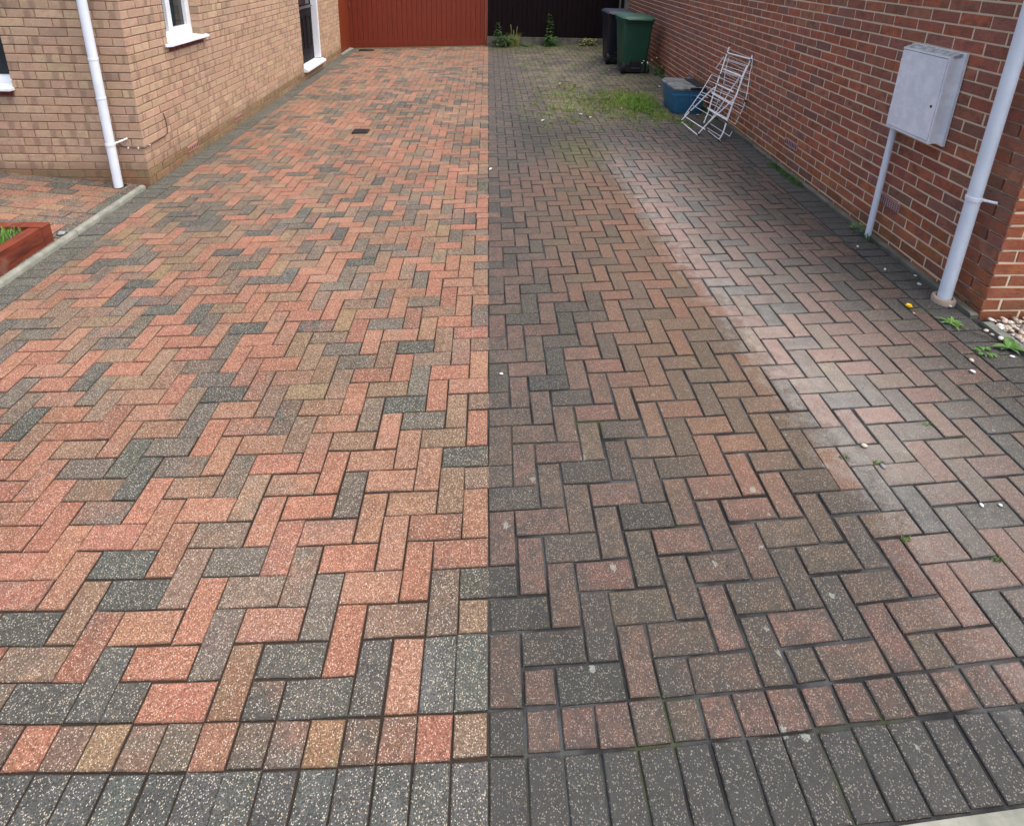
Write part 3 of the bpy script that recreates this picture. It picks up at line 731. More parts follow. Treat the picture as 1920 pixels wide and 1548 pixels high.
# ------------------------------------------------------------------ back: gate, side panel, fence
YG = 12.20
gate = empty('gate', (-1.63, YG, gz(-1.63, YG))); tag(gate, 'wide dark red boarded timber gate closing the end of the drive', 'gate')
GX0, GX1 = -3.13, -.075; nb = 27; bw = (GX1-GX0)/nb
for i in range(nb):
    x = GX0+i*bw; b = A(); b.prism([(x+.002, YG+.022), (x+.002, YG+.003), (x+.006, YG-.001+jit(.001)), (x+bw-.006, YG-.001+jit(.001)), (x+bw-.002, YG+.003), (x+bw-.002, YG+.022)][::-1], .17+gz(x, YG), 1.95)
    obj('board', b, 'gate', gate)
def slopebox(x0, x1, y0, y1, za, zb): # box that follows the cross fall
    return A().add([(x0, y0, za+gz(x0, YG)), (x1, y0, za+gz(x1, YG)), (x1, y1, za+gz(x1, YG)), (x0, y1, za+gz(x0, YG)), (x0, y0, zb+gz(x0, YG)), (x1, y0, zb+gz(x1, YG)), (x1, y1, zb+gz(x1, YG)), (x0, y1, zb+gz(x0, YG))],
                   [(0, 3, 2, 1), (4, 5, 6, 7), (0, 1, 5, 4), (1, 2, 6, 5), (2, 3, 7, 6), (3, 0, 4, 7)])
obj('bottom_rail', slopebox(GX0, GX1, YG-.012, YG+.022, .006, .168), 'gate', gate)
obj('backing', slopebox(GX0+.01, GX1-.01, YG+.0225, YG+.045, .05, 1.9), 'gate', gate)
obj('stile', slopebox(GX0-.09, GX0-.002, YG-.03, YG+.04, .0, 2.0), 'gate', gate)
obj('stile', slopebox(GX1+.002, GX1+.045, YG-.03, YG+.04, .0, 2.0), 'gate', gate)
lt = A().tube([(GX0-.045, YG-.032, .93), (GX0-.045, YG-.055, .93), (GX0-.045, YG-.055, .86), (GX0-.045, YG-.032, .84)], .008); shade(obj('latch', lt, 'steel', gate))
sp = empty('timber_panel', (-3.2, 11.75, gz(-3.2, 11.75))); tag(sp, 'orange-brown timber side panel between the buff house and red gate', 'panel')
for i in range(6):
    y0 = 11.29+i*.146; obj('board', A().box(-3.26, y0+.001, gz(-3.2, 11.7)+.05, -3.206+jit(.001), y0+.145, 2.0, .003), 'sidepanel', sp)
obj('footing', A().add([(-3.25, 11.30, -.2), (-3.17, 11.30, -.2), (-3.11, 12.15, -.2), (-3.25, 12.15, -.2), (-3.25, 11.30, -.075), (-3.17, 11.30, -.095), (-3.13, 12.15, -.085), (-3.25, 12.15, -.075)],
    [(0, 3, 2, 1), (4, 5, 6, 7), (0, 1, 5, 4), (1, 2, 6, 5), (2, 3, 7, 6), (3, 0, 4, 7)]), 'kerb', sp)
fence = empty('fence', (1.55, YG, gz(1.55, YG))); tag(fence, 'black-brown close boarded timber fence on a concrete gravel board', 'fence')
x = -.025; i = 0
while x < 3.16:
    w = .116+jit(.004); zz = .165+gz(1.5, YG)
    obj('board', A().add([(x, YG-.016, zz), (x+w+.012, YG-.004, zz), (x+w+.012, YG+.002, zz), (x, YG+.002, zz), (x, YG-.016+jit(.002), 1.9+jit(.01)), (x+w+.012, YG-.004, 1.9), (x+w+.012, YG+.002, 1.9), (x, YG+.002, 1.9)],
        [(0, 3, 2, 1), (4, 5, 6, 7), (0, 1, 5, 4), (1, 2, 6, 5), (2, 3, 7, 6), (3, 0, 4, 7)]), 'fence', fence); x += w
obj('backing', A().box(-.028, YG+.0035, .17, 3.19, YG+.03, 1.88), 'fence', fence)
for a, b in ((-.028, 1.52), (1.525, 3.17)): obj('gravel_board', A().box(a, YG-.045, -.15, b, YG+.0, .166+gz(1.5, YG)-.004, .006), 'concrete', fence)
obj('post', A().box(3.02, YG-.07, -.2, 3.055, YG-.02, 2.0, .004), 'concrete', fence)
cp = empty('concrete_post', (3.155, 11.93, gz(3.155, 11.93))); tag(cp, 'pale concrete fence post at the far end of the red brick wall', 'post')
for i in range(8): obj('block', A().box(3.10, 11.90, gz(3.1, 11.9)-.05+i*.26, 3.18, 11.985, gz(3.1, 11.9)-.05+i*.26+.254, .004), 'kerb', cp)

# ------------------------------------------------------------------ pipes, meter box, cable
def downpipe(name, x, y, r, zb, zt, brackets, joints, wall_pt, label, collar=None):
    e = empty(name, (x, y, zb)); tag(e, label, 'drainpipe', 'white downpipes')
    zs = [zb]+joints+[zt]
    for i, (a, b) in enumerate(zip(zs, zs[1:])):
        shade(obj('pipe', A().tube([(x, y, a+.0005), (x, y, b-.0005)], r, 20), 'pipe', e), 60)
        if i: shade(obj('joint_ring', A().tube([(x, y, a-.008), (x, y, a+.008)], r+.0028, 20), 'pipe', e), 60)
    for z in brackets:
        b = A().tube([(x, y, z-.011), (x, y, z+.011)], r+.0045, 20); br = shade(obj('bracket', b, 'upvc', e), 60)
        w = Vector(wall_pt(z)); p = Vector((x, y, z)); dr = (w-p); dr.z = 0
        t2 = A().tube([p+dr.normalized()*r*.98+Vector((0, 0, 0)), w], .009, 8); shade(obj('bracket_arm', t2, 'upvc', br), 60)
        obj('screw', A().tube([w-dr.normalized()*.004+Vector((0, 0, .0)), w+dr.normalized()*.003], .005, 8), 'iron', br)
    if collar: shade(obj('collar', A().loft([[(x+math.cos(a)*q, y+math.sin(a)*q, zb+h) for a in [i*math.pi/12 for i in range(24)]] for q, h in ((.062, -.02), (.063, .018), (.058, .026), (.044, .027), (.040, .012))], cap=False), 'clay', e), 50)
    return e
xL, yL = -3.435, 3.935
downpipe('downpipe', xL, yL, .037, PZ(xL, yL)-.02, 2.7, [.322], [.752, 1.10], lambda z: (xL+.10, 4.028, z+.025), 'white round downpipe beside the corner of the buff brick house')
obj('gully_hole', A().loft([rrect(xL-.03, yL+.01, PZ(xL, yL)+q, .15, .12, .03) for q in (-.004, .0005)]), 'dark', bpy.data.objects['downpipe'])
xR, yR = 2.765, 1.806
downpipe('downpipe', xR, yR, .0365, gz(xR, yR)+.005, 2.7, [.795], [], lambda z: (2.843, 1.735, z+.0), 'thick white downpipe with clay collar near the red brick corner', True)
mp = empty('conduit_pipe', (2.80, 2.63, gz(2.8, 2.63))); tag(mp, 'slim white plastic pipe running from the ground up into the meter box', 'pipe')
pb = on_ground(1621, 447); pt = rwp((2.612-1.639), .98, .052)
pipe_o = shade(obj('pipe', A().tube([(pt.x, pt.y, gz(pt.x, pt.y)-.01), (pt.x, pt.y, .99)], .021, 16), 'pipe', mp), 60)
mb = empty('meter_box', rwp(.75, .98)); tag(mb, 'pale grey plastic meter box fixed to the red brick wall', 'meter box')
e0, e1, z0, z1 = .008, .098, .978, 1.545
s0, s1 = 2.222-1.639, 2.64-1.639                     # near edge, far edge along the wall
def bxw(a, b, c, d_, e, f_): # s range, z range, e range (distance from wall)
    return A().obox(rwp(a, c, e), dv*(b-a), Vector((0, 0, d_-c)), nv*(f_-e))
body = obj('body', bxw(s0+.004, s1-.004, z0+.004, z1-.01, e0, e1-.022), 'meter', mb)
obj('back_flange', bxw(s0-.022, s1+.012, z0-.006, z1+.012, .0045, .022), 'meter', mb)
obj('door_gap_shade', bxw(s0+.0098, s1-.003, z0+.0148, z1-.0248, e1-.0219, e1-.012), 'dark', mb)  # dark plate that paints the shade in the gap around the door
dr = obj('door', bxw(s0+.0135, s1-.007, z0+.0185, z1-.029, e1-.0118, e1+.001), 'meter', mb)
fl = A()
for q in (bxw(s0-.002, s0+.0095, z0+.002, z1-.012, e1-.02, e1-.001), bxw(s0+.0097, s1-.002, z1-.0245, z1-.012, e1-.02, e1-.001), bxw(s0+.0097, s1-.002, z0+.002, z0+.0145, e1-.02, e1-.001)): fl.add(q.v, q.f)
obj('door_frame', fl, 'meter', mb)
obj('top_cover', A().loft([[rwp(s, z1-.012, e1-.002), rwp(s, z1+.012, .024), rwp(s, z1-.016, .024), rwp(s, z1-.02, e1-.03)] for s in (s0+.001, s1-.001)]), 'meter_dirt', mb)
obj('lock', A().tube([rwp(s0+.05, z0+.235, e1-.001), rwp(s0+.05, z0+.235, e1+.003)], .009, 12), 'iron', mb)
obj('badge', A().tube([rwp(s0+.075, z0+.055, e1-.001), rwp(s0+.075, z0+.055, e1+.0012)], .017, 16), 'pipe', mb)
for z in (z0+.09, z0+.12, z1-.13, z1-.10): obj('hinge', A().tube([rwp(s1-.002, z-.008, e1-.008), rwp(s1-.002, z+.008, e1-.008)], .006, 8), 'meter', mb)
cb = empty('cable', (-3.3, 4.0, .26)); tag(cb, 'thin dark cable clipped round the corner of the buff brick house', 'cable')
cpts = [(-3.41, 4.014, .300), (-3.385, 4.016, .272), (-3.34, 4.018, .258), (-3.26, 4.018, .257), (-3.19, 4.018, .257), (-3.186, 4.06, .258), (-3.186, 4.22, .262), (-3.187, 4.36, .266), (-3.187, 4.405, .280), (-3.187, 4.418, .32), (-3.187, 4.414, .40), (-3.187, 4.40, .475), (-3.194, 4.40, .49)]
shade(obj('wire', A().tube(cpts, .0042, 6), 'cable', cb), 60)
for p in ((-3.335, 4.017, .258), (-3.245, 4.017, .257), (-3.189, 4.10, .259)): obj('clip', A().box(p[0]-.006, p[1]-.006, p[2]-.005, p[0]+.006, p[1]+.006, p[2]+.009, .002), 'upvc', cb)

# ------------------------------------------------------------------ bins and crate
def wheelie(x, y, mat, label):
    z = gz(x, y); e = empty('wheelie_bin', (x, y, z)); tag(e, label, 'wheelie bin', 'wheelie bins by the red brick wall')
    P_ = [(.045, .43, .50, .06), (.10, .45, .52, .06), (.55, .505, .60, .055), (.90, .545, .665, .05), (.905, .575, .70, .05), (.955, .58, .705, .05), (.955, .56, .69, .05)]
    yo = lambda d: (.72-d)/2*.55                      # sides taper, the wheel side stays nearly upright
    body = shade(obj('body', A().loft([rrect(x, y-yo(d)*.8, z+h*.97, w*.94, d*.97, r) for h, w, d, r in P_]), mat, e), 35)
    lid = [(.957, .60, .735, .06), (.985, .605, .74, .06), (1.012, .56, .68, .06), (1.03, .48, .58, .06), (1.036, .30, .40, .06)]
    shade(obj('lid', A().loft([rrect(x, y-.012, z+h*.97, w*.94, d*.97, r) for h, w, d, r in lid]), mat, e), 30)
    hb = A().tube([(x-.21, y-.385, z+.936), (x+.21, y-.385, z+.936)], .016, 10); hnd = shade(obj('handle', hb, mat, e), 60)
    for sx in (-.2, 0, .2): obj('handle_arm', A().box(x+sx-.015, y-.383, z+.918, x+sx+.015, y-.335, z+.95), mat, hnd)
    for sx in (-1, 1):
        w = shade(obj('wheel', A().tube([(x+sx*.19, y-.30, z+.10), (x+sx*.238, y-.30, z+.10)], .10, 24), 'rubber', e), 50)
        obj('hub', A().tube([(x+sx*.2385, y-.30, z+.10), (x+sx*.245, y-.30, z+.10)], .045, 12), 'iron', w)
    obj('axle', A().tube([(x-.19, y-.30, z+.10), (x+.19, y-.30, z+.10)], .012, 8), 'iron', e)
    obj('axle_recess', A().box(x-.185, y-.352, z+.03, x+.185, y-.312, z+.16, .01), 'rubber', e)
    obj('moulded_foot', A().box(x-.085, y-.357, z+.10, x+.085, y-.30, z+.23, .01), 'rubber', e)
    obj('foot_edge', A().box(x-.078, y-.366, z+.10, x+.078, y-.3575, z+.108), 'steel', e)
    return e
wheelie(2.50, 9.93, 'bluebin', 'dark navy wheelie bin standing behind the green one')
wheelie(2.585, 9.00, 'greenbin', 'green wheelie bin standing in front against the red wall')
cx, cy = 2.64, 6.29; z = gz(cx, cy); e = empty('recycling_box', (cx, cy, z)); tag(e, 'blue recycling box with dusty black lid on the mossy pavers', 'recycling box')
shade(obj('body', A().loft([rrect(cx, cy, z+h, w, d, r) for h, w, d, r in ((.002, .355, .49, .04), (.01, .365, .50, .045), (.235, .42, .555, .05), (.24, .445, .58, .05), (.262, .45, .585, .05), (.265, .42, .56, .05), (.32, .435, .57, .05))]), 'bluecrate', e), 35)
shade(obj('lid', A().loft([rrect(cx, cy, z+h, w, d, r) for h, w, d, r in ((.322, .475, .61, .05), (.345, .48, .615, .05), (.352, .47, .605, .05), (.366, .44, .575, .05), (.372, .43, .565, .05))]), 'blacklid', e), 30)
obj('lid_rib', A().box(cx-.02, cy-.312, z+.33, cx+.19, cy-.28, z+.362, .004), 'rubber', e)
obj('lid_rib', A().box(cx+.06, cy-.285, z+.3725, cx+.20, cy+.2, z+.384, .004), 'rubber', e)
hn = A()
for q in (((cx-.01, cy-.335, z+.20), (cx+.14, cy-.335, z+.20)), ((cx-.01, cy-.335, z+.262), (cx+.14, cy-.335, z+.262)), ((cx-.01, cy-.335, z+.20), (cx-.01, cy-.335, z+.30)), ((cx+.14, cy-.335, z+.20), (cx+.14, cy-.335, z+.30))): hn.tube(q, .007, 6)
for xx in (cx-.01, cx+.14): hn.tube([(xx, cy-.335, z+.25), (xx, cy-.27, z+.25)], .006, 6)
obj('handle', hn, 'bluecrate', e)

# ------------------------------------------------------------------ clothes airer leaning on the right wall
ar = empty('clothes_airer', (2.62, 5.2, gz(2.62, 5.2))); tag(ar, 'white wire folding clothes airer leaning against the red brick wall', 'clothes airer')
def zp(x, y): return 1220+x/7.741, 80+y/7.741
def leanpt(x, y, foot, top=2.952):                  # a leaning frame: foot line on the ground to its resting line on the wall
    px, py = zp(x, y); zf, zt = .115, 1.02
    n = Vector((zt-zf, 0, -(top-foot))); return on_plane(px, py, n, (foot, 0, zf))
def bar(name, pts, foot, r, mat='whitewire', par=None):
    q = [leanpt(x, y, foot) for x, y in pts]
    for p in q: p.z = max(p.z, gz(p.x, p.y)+r)
    return shade(obj(name, A().tube(q, r*.88, 6), mat, par or ar), 60)
FA, FB, FC = 2.45, 2.60, 2.80
for pts in ([(1110, 150), (1030, 400), (960, 600), (905, 770), (840, 1000), (770, 1170)], [(1470, 215), (1345, 480), (1270, 690), (1190, 890), (1115, 1110), (1050, 1310), (985, 1425)]): bar('leg', pts, FB, .0085)
for pts in ([(930, 650), (845, 725), (690, 885), (560, 1010), (440, 1160)], [(1225, 800), (1090, 930), (950, 1055), (820, 1180), (690, 1325)]): bar('leg', pts, FA, .0095)
for pts in ([(1400, 330), (1330, 490), (1250, 760), (1180, 900)], [(1280, 520), (1160, 690), (1100, 790), (1010, 930), (880, 1110), (740, 1335)]): bar('strut', pts, FB, .007)
for pts in ([(1140, 200), (1085, 400), (1060, 600)], [(1050, 640), (985, 830), (900, 1040)], [(840, 1010), (780, 1165)], [(1175, 920), (1100, 1090)]): bar('strut', pts, FC, .005)
for a, b in (((1125, 155), (1465, 245)), ((1060, 388), (1335, 497)), ((950, 600), (1195, 715)), ((885, 722), (1195, 892)), ((830, 950), (1115, 1112))): bar('crossbar', [a, b], FB-.01, .0105)
for a, b in (((500, 1075), (790, 1262)), ((445, 1195), (680, 1358)), ((890, 740), (1190, 912)), ((835, 968), (1110, 1130))): bar('crossbar', [a, b], FA, .006)
bar('wing_edge', [(885, 465), (735, 715), (600, 910), (490, 1060)], FA-.02, .0055)
bar('wing_edge', [(1430, 548), (1402, 720), (1372, 850), (1350, 935), (1300, 1035)], FC, .0055)
bar('wing_edge', [(1060, 205), (1000, 300), (940, 382)], FB, .005); bar('wing_edge', [(1478, 225), (1468, 345), (1440, 440), (1428, 550)], FC, .005)
bar('wing_edge', [(1275, 1080), (1228, 1188)], FC, .005); bar('wing_edge', [(1182, 1290), (1148, 1362)], FC, .005)
for a, b in (((885, 465), (1215, 605)), ((840, 553), (1200, 705)), ((793, 632), (1195, 800)), ((735, 715), (1010, 850)), ((672, 790), (1000, 950)), ((605, 908), (905, 1082)), ((720, 752), (830, 805))): bar('wire', [a, b], FA-.02, .0035)
for a, b in (((1060, 222), (1400, 335)), ((1060, 240), (1375, 345)), ((1010, 312), (1440, 455)), ((940, 382), (1330, 530)), ((1070, 420), (1430, 550)), ((1060, 500), (1420, 645)), ((1055, 600), (1405, 745)), ((1010, 690), (1385, 845)), ((1180, 860), (1345, 935)), ((1150, 935), (1305, 1035)), ((870, 840), (1150, 985)), ((860, 880), (1010, 960)), ((1135, 1120), (1228, 1185))): bar('wire', [a, b], FC-.08, .0035)
for a, b in (((870, 1180), (1148, 1362)), ((820, 1240), (1035, 1372)), ((830, 1300), (1010, 1440))): bar('wire', [a, b], FB+.03, .004)
for pts in ([(1145, 65), (1110, 150)], [(1480, 180), (1465, 230)]): bar('rail_end', pts, FB, .010)
for pts in ([(1158, 10), (1145, 66)], [(1520, 60), (1482, 180)]): bar('rusty_hook', pts, FB, .0075, 'rust')
for p in ((1105, 150), (1460, 255), (1015, 475), (960, 590), (930, 640), (575, 995), (1320, 490), (1290, 600), (1375, 850), (440, 1170), (690, 1335), (985, 1430), (1100, 1150)): bar('cap', [(p[0]-6, p[1]-12), (p[0]+6, p[1]+12)], FB if p[0] > 700 else FA, .012, 'rubber')

# ------------------------------------------------------------------ gravel bed at right corner
gk = empty('gravel_edging', (2.86, 1.0, gz(2.86, 1))); struct(gk, 'weathered concrete edging between the drive and the pebbles', 'kerb')
yy = 1.60
for i in range(3): obj('edging_stone', A().box(2.815, yy-.6, -.05, 2.872, yy-.004, gz(2.84, yy-.3)+.012, .010), 'kerb_d', gk); yy -= .6
gb = A(); gb.add([(2.873, -.3, gz(3, 0)-.035), (5.4, -.3, gz(3, 0)-.035), (5.4, 1.63, gz(3, 1.6)-.035), (2.873, 1.63, gz(3, 1.6)-.035)], [(0, 1, 2, 3)])
struct(obj('gravel_bed', gb, 'soil'))
STONE = [(.62, .62, .60), (.50, .48, .44), (.42, .36, .28), (.20, .20, .21), (.50, .42, .33), (.30, .22, .18), (.66, .64, .58)]
def pebble_geo(x, y, z, r):
    a, b, c = r*R.uniform(.8, 1.5), r*R.uniform(.7, 1.05), r*R.uniform(.45, .75); th = R.uniform(0, 3.14); v = [(0, 0, -c)]
    for i, (h, q) in enumerate(((-.55, .83), (.1, 1), (.65, .74))):
        for j in range(8): w = j*math.pi/4+i*.3; v.append((a*q*math.cos(w)*(1+jit(.10)), b*q*math.sin(w)*(1+jit(.10)), c*h))
    v.append((0, 0, c)); f = [(0, 1+(j+1) % 8, 1+j) for j in range(8)]
    for i in range(2):
        for j in range(8): k_ = (j+1) % 8; f.append((1+i*8+j, 1+i*8+k_, 9+i*8+k_, 9+i*8+j))
    f += [(17+j, 17+(j+1) % 8, 25) for j in range(8)]
    tx, ty = jit(.4), jit(.4); ct, st = math.cos(th), math.sin(th)
    return [(x+p*ct-q*st, y+p*st+q*ct, z+h+p*tx*.5+q*ty*.5) for p, q, h in v], f
pg = A()
for i in range(4200):
    x = 2.885+(R.uniform(0, 1.5) if i % 3 else abs(R.gauss(0, .25))); y = R.uniform(-.1, 1.62); v, f = pebble_geo(x, y, gz(x, y)-.012+R.uniform(-.012, .022), R.uniform(.009, .020)); pg.add(v, f, vary(pick([(c, 1) for c in STONE]), .15))
tag(shade(obj('gravel', pg, 'pebble'), 80), 'mixed white and brown rounded pebbles below the red brick corner', 'gravel', kind='stuff')
PB = [(1848, 622, .016, 4, 'tan pebble on the drive side of the weathered concrete edging, nearest the red corner'), (1859, 629, .012, 4, 'second tan pebble along the concrete edging from the red corner'),
      (1876, 637, .017, 0, 'largest white pebble lying just off the end of the concrete edging'), (1897, 670, .012, 0, 'white pebble below the broad leaved weed at the right edge'),
      (1780, 575, .011, 0, 'white pebble touching the near side of the clay pipe collar'), (1797, 576, .012, 0, 'white pebble just right of the clay pipe collar'),
      (1713, 588, .008, 4, 'tiny pale pebble beside the yellow dandelion flower'), (1821, 677, .013, 4, 'pale tan pebble on a paver below the low creeping weed'),
      (1823, 698, .012, 0, 'white pebble lying nearest the camera below the creeping weed'), (1716, 518, .009, 0, 'small white pebble on the charcoal edge left of the thick downpipe'),
      (1723, 534, .011, 0, 'white flake pebble close behind the clay pipe collar'), (1659, 506, .009, 0, 'white pebble on pavers midway between slim pipe and thick downpipe'),
      (1608, 463, .008, 0, 'white pebble at the foot of the slim white pipe'), (1620, 837, .012, 4, 'lone tan pebble in the pale shiny wheel track'),
      (1655, 875, .010, 3, 'dark grey pebble beside the grass tuft in the pale shiny wheel track'), (1840, 948, .008, 0, 'left of two white pebbles near the right edge, front part of drive'),
      (1875, 948, .008, 0, 'right of two white pebbles near the right edge, front part of drive'), (940, 702, .010, 0, 'lone white pebble on a paver just right of the cleaning line')]
for px, py, r, c, lab in PB:
    p = on_ground(px, py); v, f = pebble_geo(p.x, p.y, p.z+r*.55, r)
    tag(shade(obj('pebble', A().add(v, f, vary(STONE[c], .1)), 'pebble'), 80), lab, 'pebble', 'loose pebbles scattered over the dirty half')

# ------------------------------------------------------------------ weeds and grass
def leaf(acc, p, d, L, w, droop=.4, up=.5):
    p = Vector(p); d = Vector((d[0], d[1], 0)).normalized(); s = Vector((-d.y, d.x, 0)); c = (R.uniform(0, 1),)*3
    v = []
    for i, q in enumerate((0, .3, .62, 1)):
        c0 = p+d*(L*q)+Vector((0, 0, L*(up*q-droop*q*q))); ww = w*(.15, 1, .8, .02)[i]; v += [c0-s*ww+Vector((0, 0, ww*.3)), c0, c0+s*ww+Vector((0, 0, ww*.3))]
    f = []
    for i in range(3): b = i*3; f += [(b, b+1, b+4, b+3), (b+1, b+2, b+5, b+4)]
    acc.add(v, f, c)
def weed_spike(x, y, h, label, mat='leaf', n=40, L=.09):
    z = gz(x, y); e = empty('weed', (x, y, z)); tag(e, label, 'weed')
    st = [(x+jit(.01)*i, y+jit(.01)*i-.03*0, z-.01+h*i/5) for i in range(6)]; obj('stem', A().tube(st, [.006, .005, .005, .004, .003, .002], 6), mat, e)
    a = A()
    for i in range(n):
        q = R.uniform(.05, 1)**1.0; b = R.uniform(0, 6.28); k_ = min(4, int(q*5)); p = Vector(st[k_]).lerp(Vector(st[k_+1]), q*5-k_)
        l = L*(1.15-q*.75)*R.uniform(.7, 1.2); dd = (math.cos(b), -abs(math.sin(b))*.6 if math.sin(b) > 0 else math.sin(b)); leaf(a, p, dd, l, l*.17, .5, .55)
    obj('leaves', a, mat, e); return e
YW = 12.03
weed_spike(.205, YW, .56, 'tall dark leafy weed at the fence beside the gate edge', n=80, L=.15)
weed_spike(1.40, YW, .74, 'tallest spiky green weed in the middle of the black fence', n=110, L=.14)
def clump(x, y, h, rad, n, label, mat='leaf', L=.08, cat='weed', flowers=0):
    z = gz(x, y); e = empty('weed', (x, y, z)); tag(e, label, cat); a = A()
    for i in range(n):
        b = R.uniform(0, 6.28); q = rad*math.sqrt(R.random()); leaf(a, (x+math.cos(b)*q*.6, y+math.sin(b)*q*.6, z+R.uniform(0, h)), (math.cos(b), math.sin(b)), L*R.uniform(.6, 1.2), L*.2, .6, .6)
    obj('leaves', a, mat, e)
    for i in range(flowers):
        fx, fy = x+jit(rad), y+jit(rad*.4); fz = z+h*R.uniform(.7, 1.1); obj('stem', A().tube([(fx, fy, z), (fx+jit(.02), fy+jit(.02), fz)], .002, 5), 'leaf', e)
        obj('flower', A().loft([[(fx+math.cos(k_*.785)*q, fy+math.sin(k_*.785)*q, fz+hh) for k_ in range(8)] for q, hh in ((.006, -.006), (.014, 0), (.010, .007))]), 'white', e)
    return e
clump(.42, YW-.01, .24, .20, 110, 'low bushy dark weed in front of the concrete gravel board', L=.10)
clump(1.45, YW-.03, .20, .20, 100, 'round leafy weed at the foot of the tallest weed', L=.11)
clump(.95, YW-.06, .05, .12, 26, 'small weed at the fence foot between two leafy weeds', L=.08)
clump(2.30, YW-.05, .14, .22, 50, 'ragged pale weeds under the fence beside the navy bin', 'drygrass', L=.12)
clump(2.98, 8.55, .14, .10, 40, 'dark weed between the green bin and the brick wall', L=.09)
clump(2.90, 7.55, .10, .12, 40, 'green weed at the wall foot behind the blue box', 'leafb', L=.08)
clump(2.74, 8.45, .30, .18, 10, 'thin stemmed white daisies in front of the green bin', 'leaf', L=.04, cat='flower', flowers=7)
clump(2.80, 2.70, .07, .05, 26, 'small green weed at the foot of the slim white pipe', 'leafb', L=.035)
dg = empty('dry_grass_clump', (.60, YW-.02, gz(.6, YW))); tag(dg, 'dry straw coloured grass clump at the fence with seed heads', 'grass')
a = A()
for i in range(160): blades(a, .60+jit(.10), YW-.03+jit(.05), gz(.6, YW), R.uniform(.15, .36), .005, .5)
obj('blades', a, 'drygrass', dg)
for dx, hh in ((-.08, .50), (.05, .46), (-.02, .38)):
    q = [(.60+dx*.3, YW-.03, gz(.6, YW)), (.60+dx*.8, YW-.03, gz(.6, YW)+hh*.6), (.60+dx*1.2, YW-.03, gz(.6, YW)+hh)]
    obj('seed_head', A().tube(q, [.003, .003, .010], 6), 'drygrass', dg)
# dandelion near the red corner
dn = on_ground(1783, 607); dd_ = empty('dandelion', dn); tag(dd_, 'green dandelion with one yellow flower on the pavers near the red corner', 'dandelion')
a = A()
for i in range(22): b = R.uniform(0, 6.28); leaf(a, (dn.x+jit(.01), dn.y+jit(.01), dn.z+.004), (math.cos(b), math.sin(b)), R.uniform(.035, .075), .008, .45, .5)
obj('leaves', a, 'leafb', dd_)
fp = on_ground(1703, 578); fz = fp.z+.012
shade(obj('stem', A().tube([(dn.x, dn.y, dn.z+.006), ((dn.x+fp.x)/2, (dn.y+fp.y)/2, dn.z+.016), (fp.x, fp.y, fz-.002)], .0022, 6), 'leaf', dd_))
fl = A()
for i in range(26):
    b = i*2*math.pi/13+(i//13)*.24; rr = .020 if i < 13 else .014; d = (math.cos(b), math.sin(b)); leaf(fl, (fp.x, fp.y, fz+.004*(i//13)), d, rr, .006, .1, .45 if i < 13 else .95)
fl.tube([(fp.x, fp.y, fz-.002), (fp.x, fp.y, fz+.010)], .007, 8)
obj('flower', fl, 'yellow', dd_)
bl = on_ground(1890, 655); e = empty('broadleaf_weed', bl); tag(e, 'broad leaved green weed spreading over the pebbled pavers at right edge', 'weed'); a = A()
for b, L in ((3.0, .085), (3.4, .06), (.3, .10), (-.6, .09), (1.2, .07), (-1.4, .06), (.8, .12)): leaf(a, (bl.x, bl.y, bl.z+.012), (math.cos(b), math.sin(b)), L, L*.2, .35, .35)
obj('leaves', a, 'leaf', e); shade(obj('runner', A().tube([(bl.x+.02, bl.y-.005, bl.z+.012), (bl.x-.01, bl.y+.06, bl.z+.01), (bl.x-.05, bl.y+.10, bl.z+.008), (bl.x-.16, bl.y+.20, bl.z+.01)], .0025, 5), 'cable', e))
c3 = on_ground(1845, 660); clump(c3.x, c3.y, .012, .05, 22, 'low creeping weed beside the concrete edging', 'leafb', L=.035)
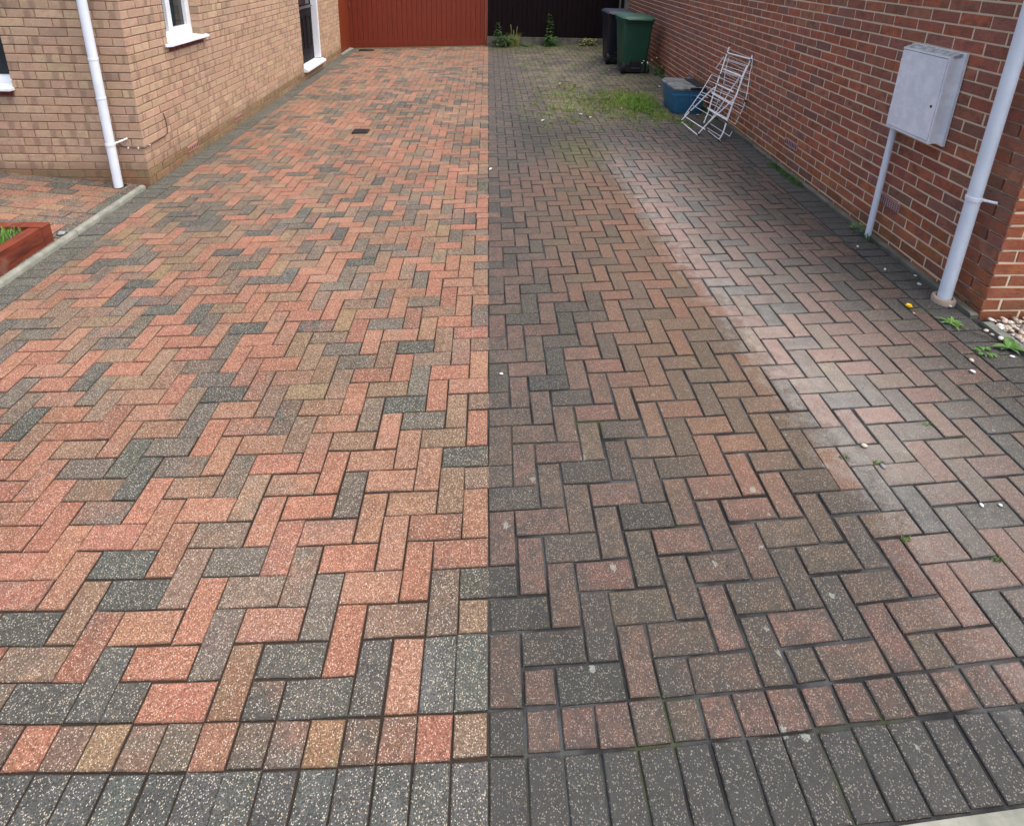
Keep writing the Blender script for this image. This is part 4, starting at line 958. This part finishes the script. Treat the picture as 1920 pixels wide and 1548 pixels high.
# joint weeds: bits of grass in the seams of the dirty half
SPOT = [(1740, 797, 'by the right edge of frame'), (1648, 868, 'growing in a joint of the pale shiny wheel track'), (1582, 858, 'thin sprig in a joint of the pale shiny wheel track'), (1700, 1012, 'tiny sprig in a joint near the front right'), (1866, 1050, 'greener sprig in a joint at far front right')]
for px, py, lab in SPOT:
    p = on_ground(px, py); e = empty('grass_tuft', p); tag(e, 'small green grass tuft '+lab, 'grass'); a = A()
    for i in range(26): blades(a, p.x+jit(.022), p.y+jit(.008), p.z-.004, R.uniform(.010, .026), .0016, .8)
    obj('blades', a, 'leafb', e)
gt = A(); dt = A()
def okg(x, y): return not (x > 2.40 and 5.85 < y < 6.75 or x > RWX(y)-.05 or x < .3 or y > 12.0 or (x > 2.2 and 8.6 < y < 10.4))
for i in range(1000):
    m = R.random()
    if m < .36: x, y = R.gauss(2.05, .24), R.gauss(6.72, .42)
    elif m < .47: x, y = R.gauss(2.32, .13), R.gauss(5.98, .22)
    elif m < .78: x, y = R.gauss(1.45, .42), R.gauss(6.75, .50)
    else: x, y = R.uniform(.6, 2.7), R.uniform(5.4, 11.9)
    if not okg(x, y): continue
    x = round(x*10)/10 if R.random() < .5 else x          # roots sit in the joints
    dens = math.exp(-((x-2.10)/.28)**2-((y-6.6)/.45)**2)
    n = int(R.uniform(8, 34)+34*dens); rad = R.uniform(.015, .045)+.02*dens; hh = R.uniform(.5, 1.2)
    tgt = gt if R.random() < .28+.7*dens else dt
    for k_ in range(n):
        xx, yy = x+R.gauss(0, rad), y+R.gauss(0, rad)
        if okg(xx, yy): blades(tgt, xx, yy, gz(xx, yy)-.004, hh*(R.uniform(.015, .045)+.085*dens*R.random()), .0030, 1.0)
tag(obj('grass_patch', gt, 'grass'), 'lush green grass patch grown through the pavers before the blue box', 'grass', kind='stuff')
tag(obj('dry_moss_grass', dt, 'drygrass'), 'thin yellowed grass and moss between the pavers of the far dirty half', 'grass', kind='stuff')
we = A()
for i in range(9000):                                # weeds along the wall foot and fence foot
    if R.random() < .5: y = R.uniform(2.0, 11.5); x = RWX(y)-.06-abs(R.gauss(0, .035))
    else: x = R.uniform(.1, 2.9); y = 12.09-abs(R.gauss(0, .10))
    cl = math.sin(x*9+y*5.3)+math.sin(y*2.9+x*3.1)
    if cl < .45: continue
    blades(we, x, y, gz(x, y)-.003, R.uniform(.015, .06), .0035, .8)
tag(obj('wall_foot_weeds', we, 'leaf'), 'scattered green weeds along the foot of the red wall and fence', 'weeds', kind='stuff')
# litter: pale leaf scraps on the far paving
SCR = [(1015, 228, 'pale twig-like leaf scrap left of the mossy patch'), (1105, 222, 'largest of the pale scraps in front of the grass patch'), (1092, 216, 'pale scrap close behind the largest scrap before the grass patch'),
       (1233, 163, 'pale leaf scrap at the left side of the blue box'), (1165, 205, 'pale scrap at the near edge of the green grass patch'), (918, 320, 'pale scrap on the dirty pavers touching the cleaning line'),
       (1142, 133, 'pale scrap lying in front of the navy bin'), (1305, 217, 'pale scrap on the pavers between blue box and airer'), (1048, 158, 'pale scrap on the far dirty paving near the fence')]
for px, py, lab in SCR:
    p = on_ground(px, py); a = A(); b = R.uniform(0, 6.28); leaf(a, (p.x, p.y, p.z+.008), (math.cos(b), math.sin(b)), R.uniform(.04, .07), .012, .15, .2)
    tag(obj('leaf_scrap', a, 'white'), lab, 'leaf', 'pale leaf scraps on the dirty half')
p = on_ground(733, 162); a = A(); leaf(a, (p.x, p.y, p.z+.004), (1, .2), .10, .02, .2, .25); tag(obj('dead_leaf', a, 'rust'), 'single dark dead leaf on the clean pavers', 'leaf')
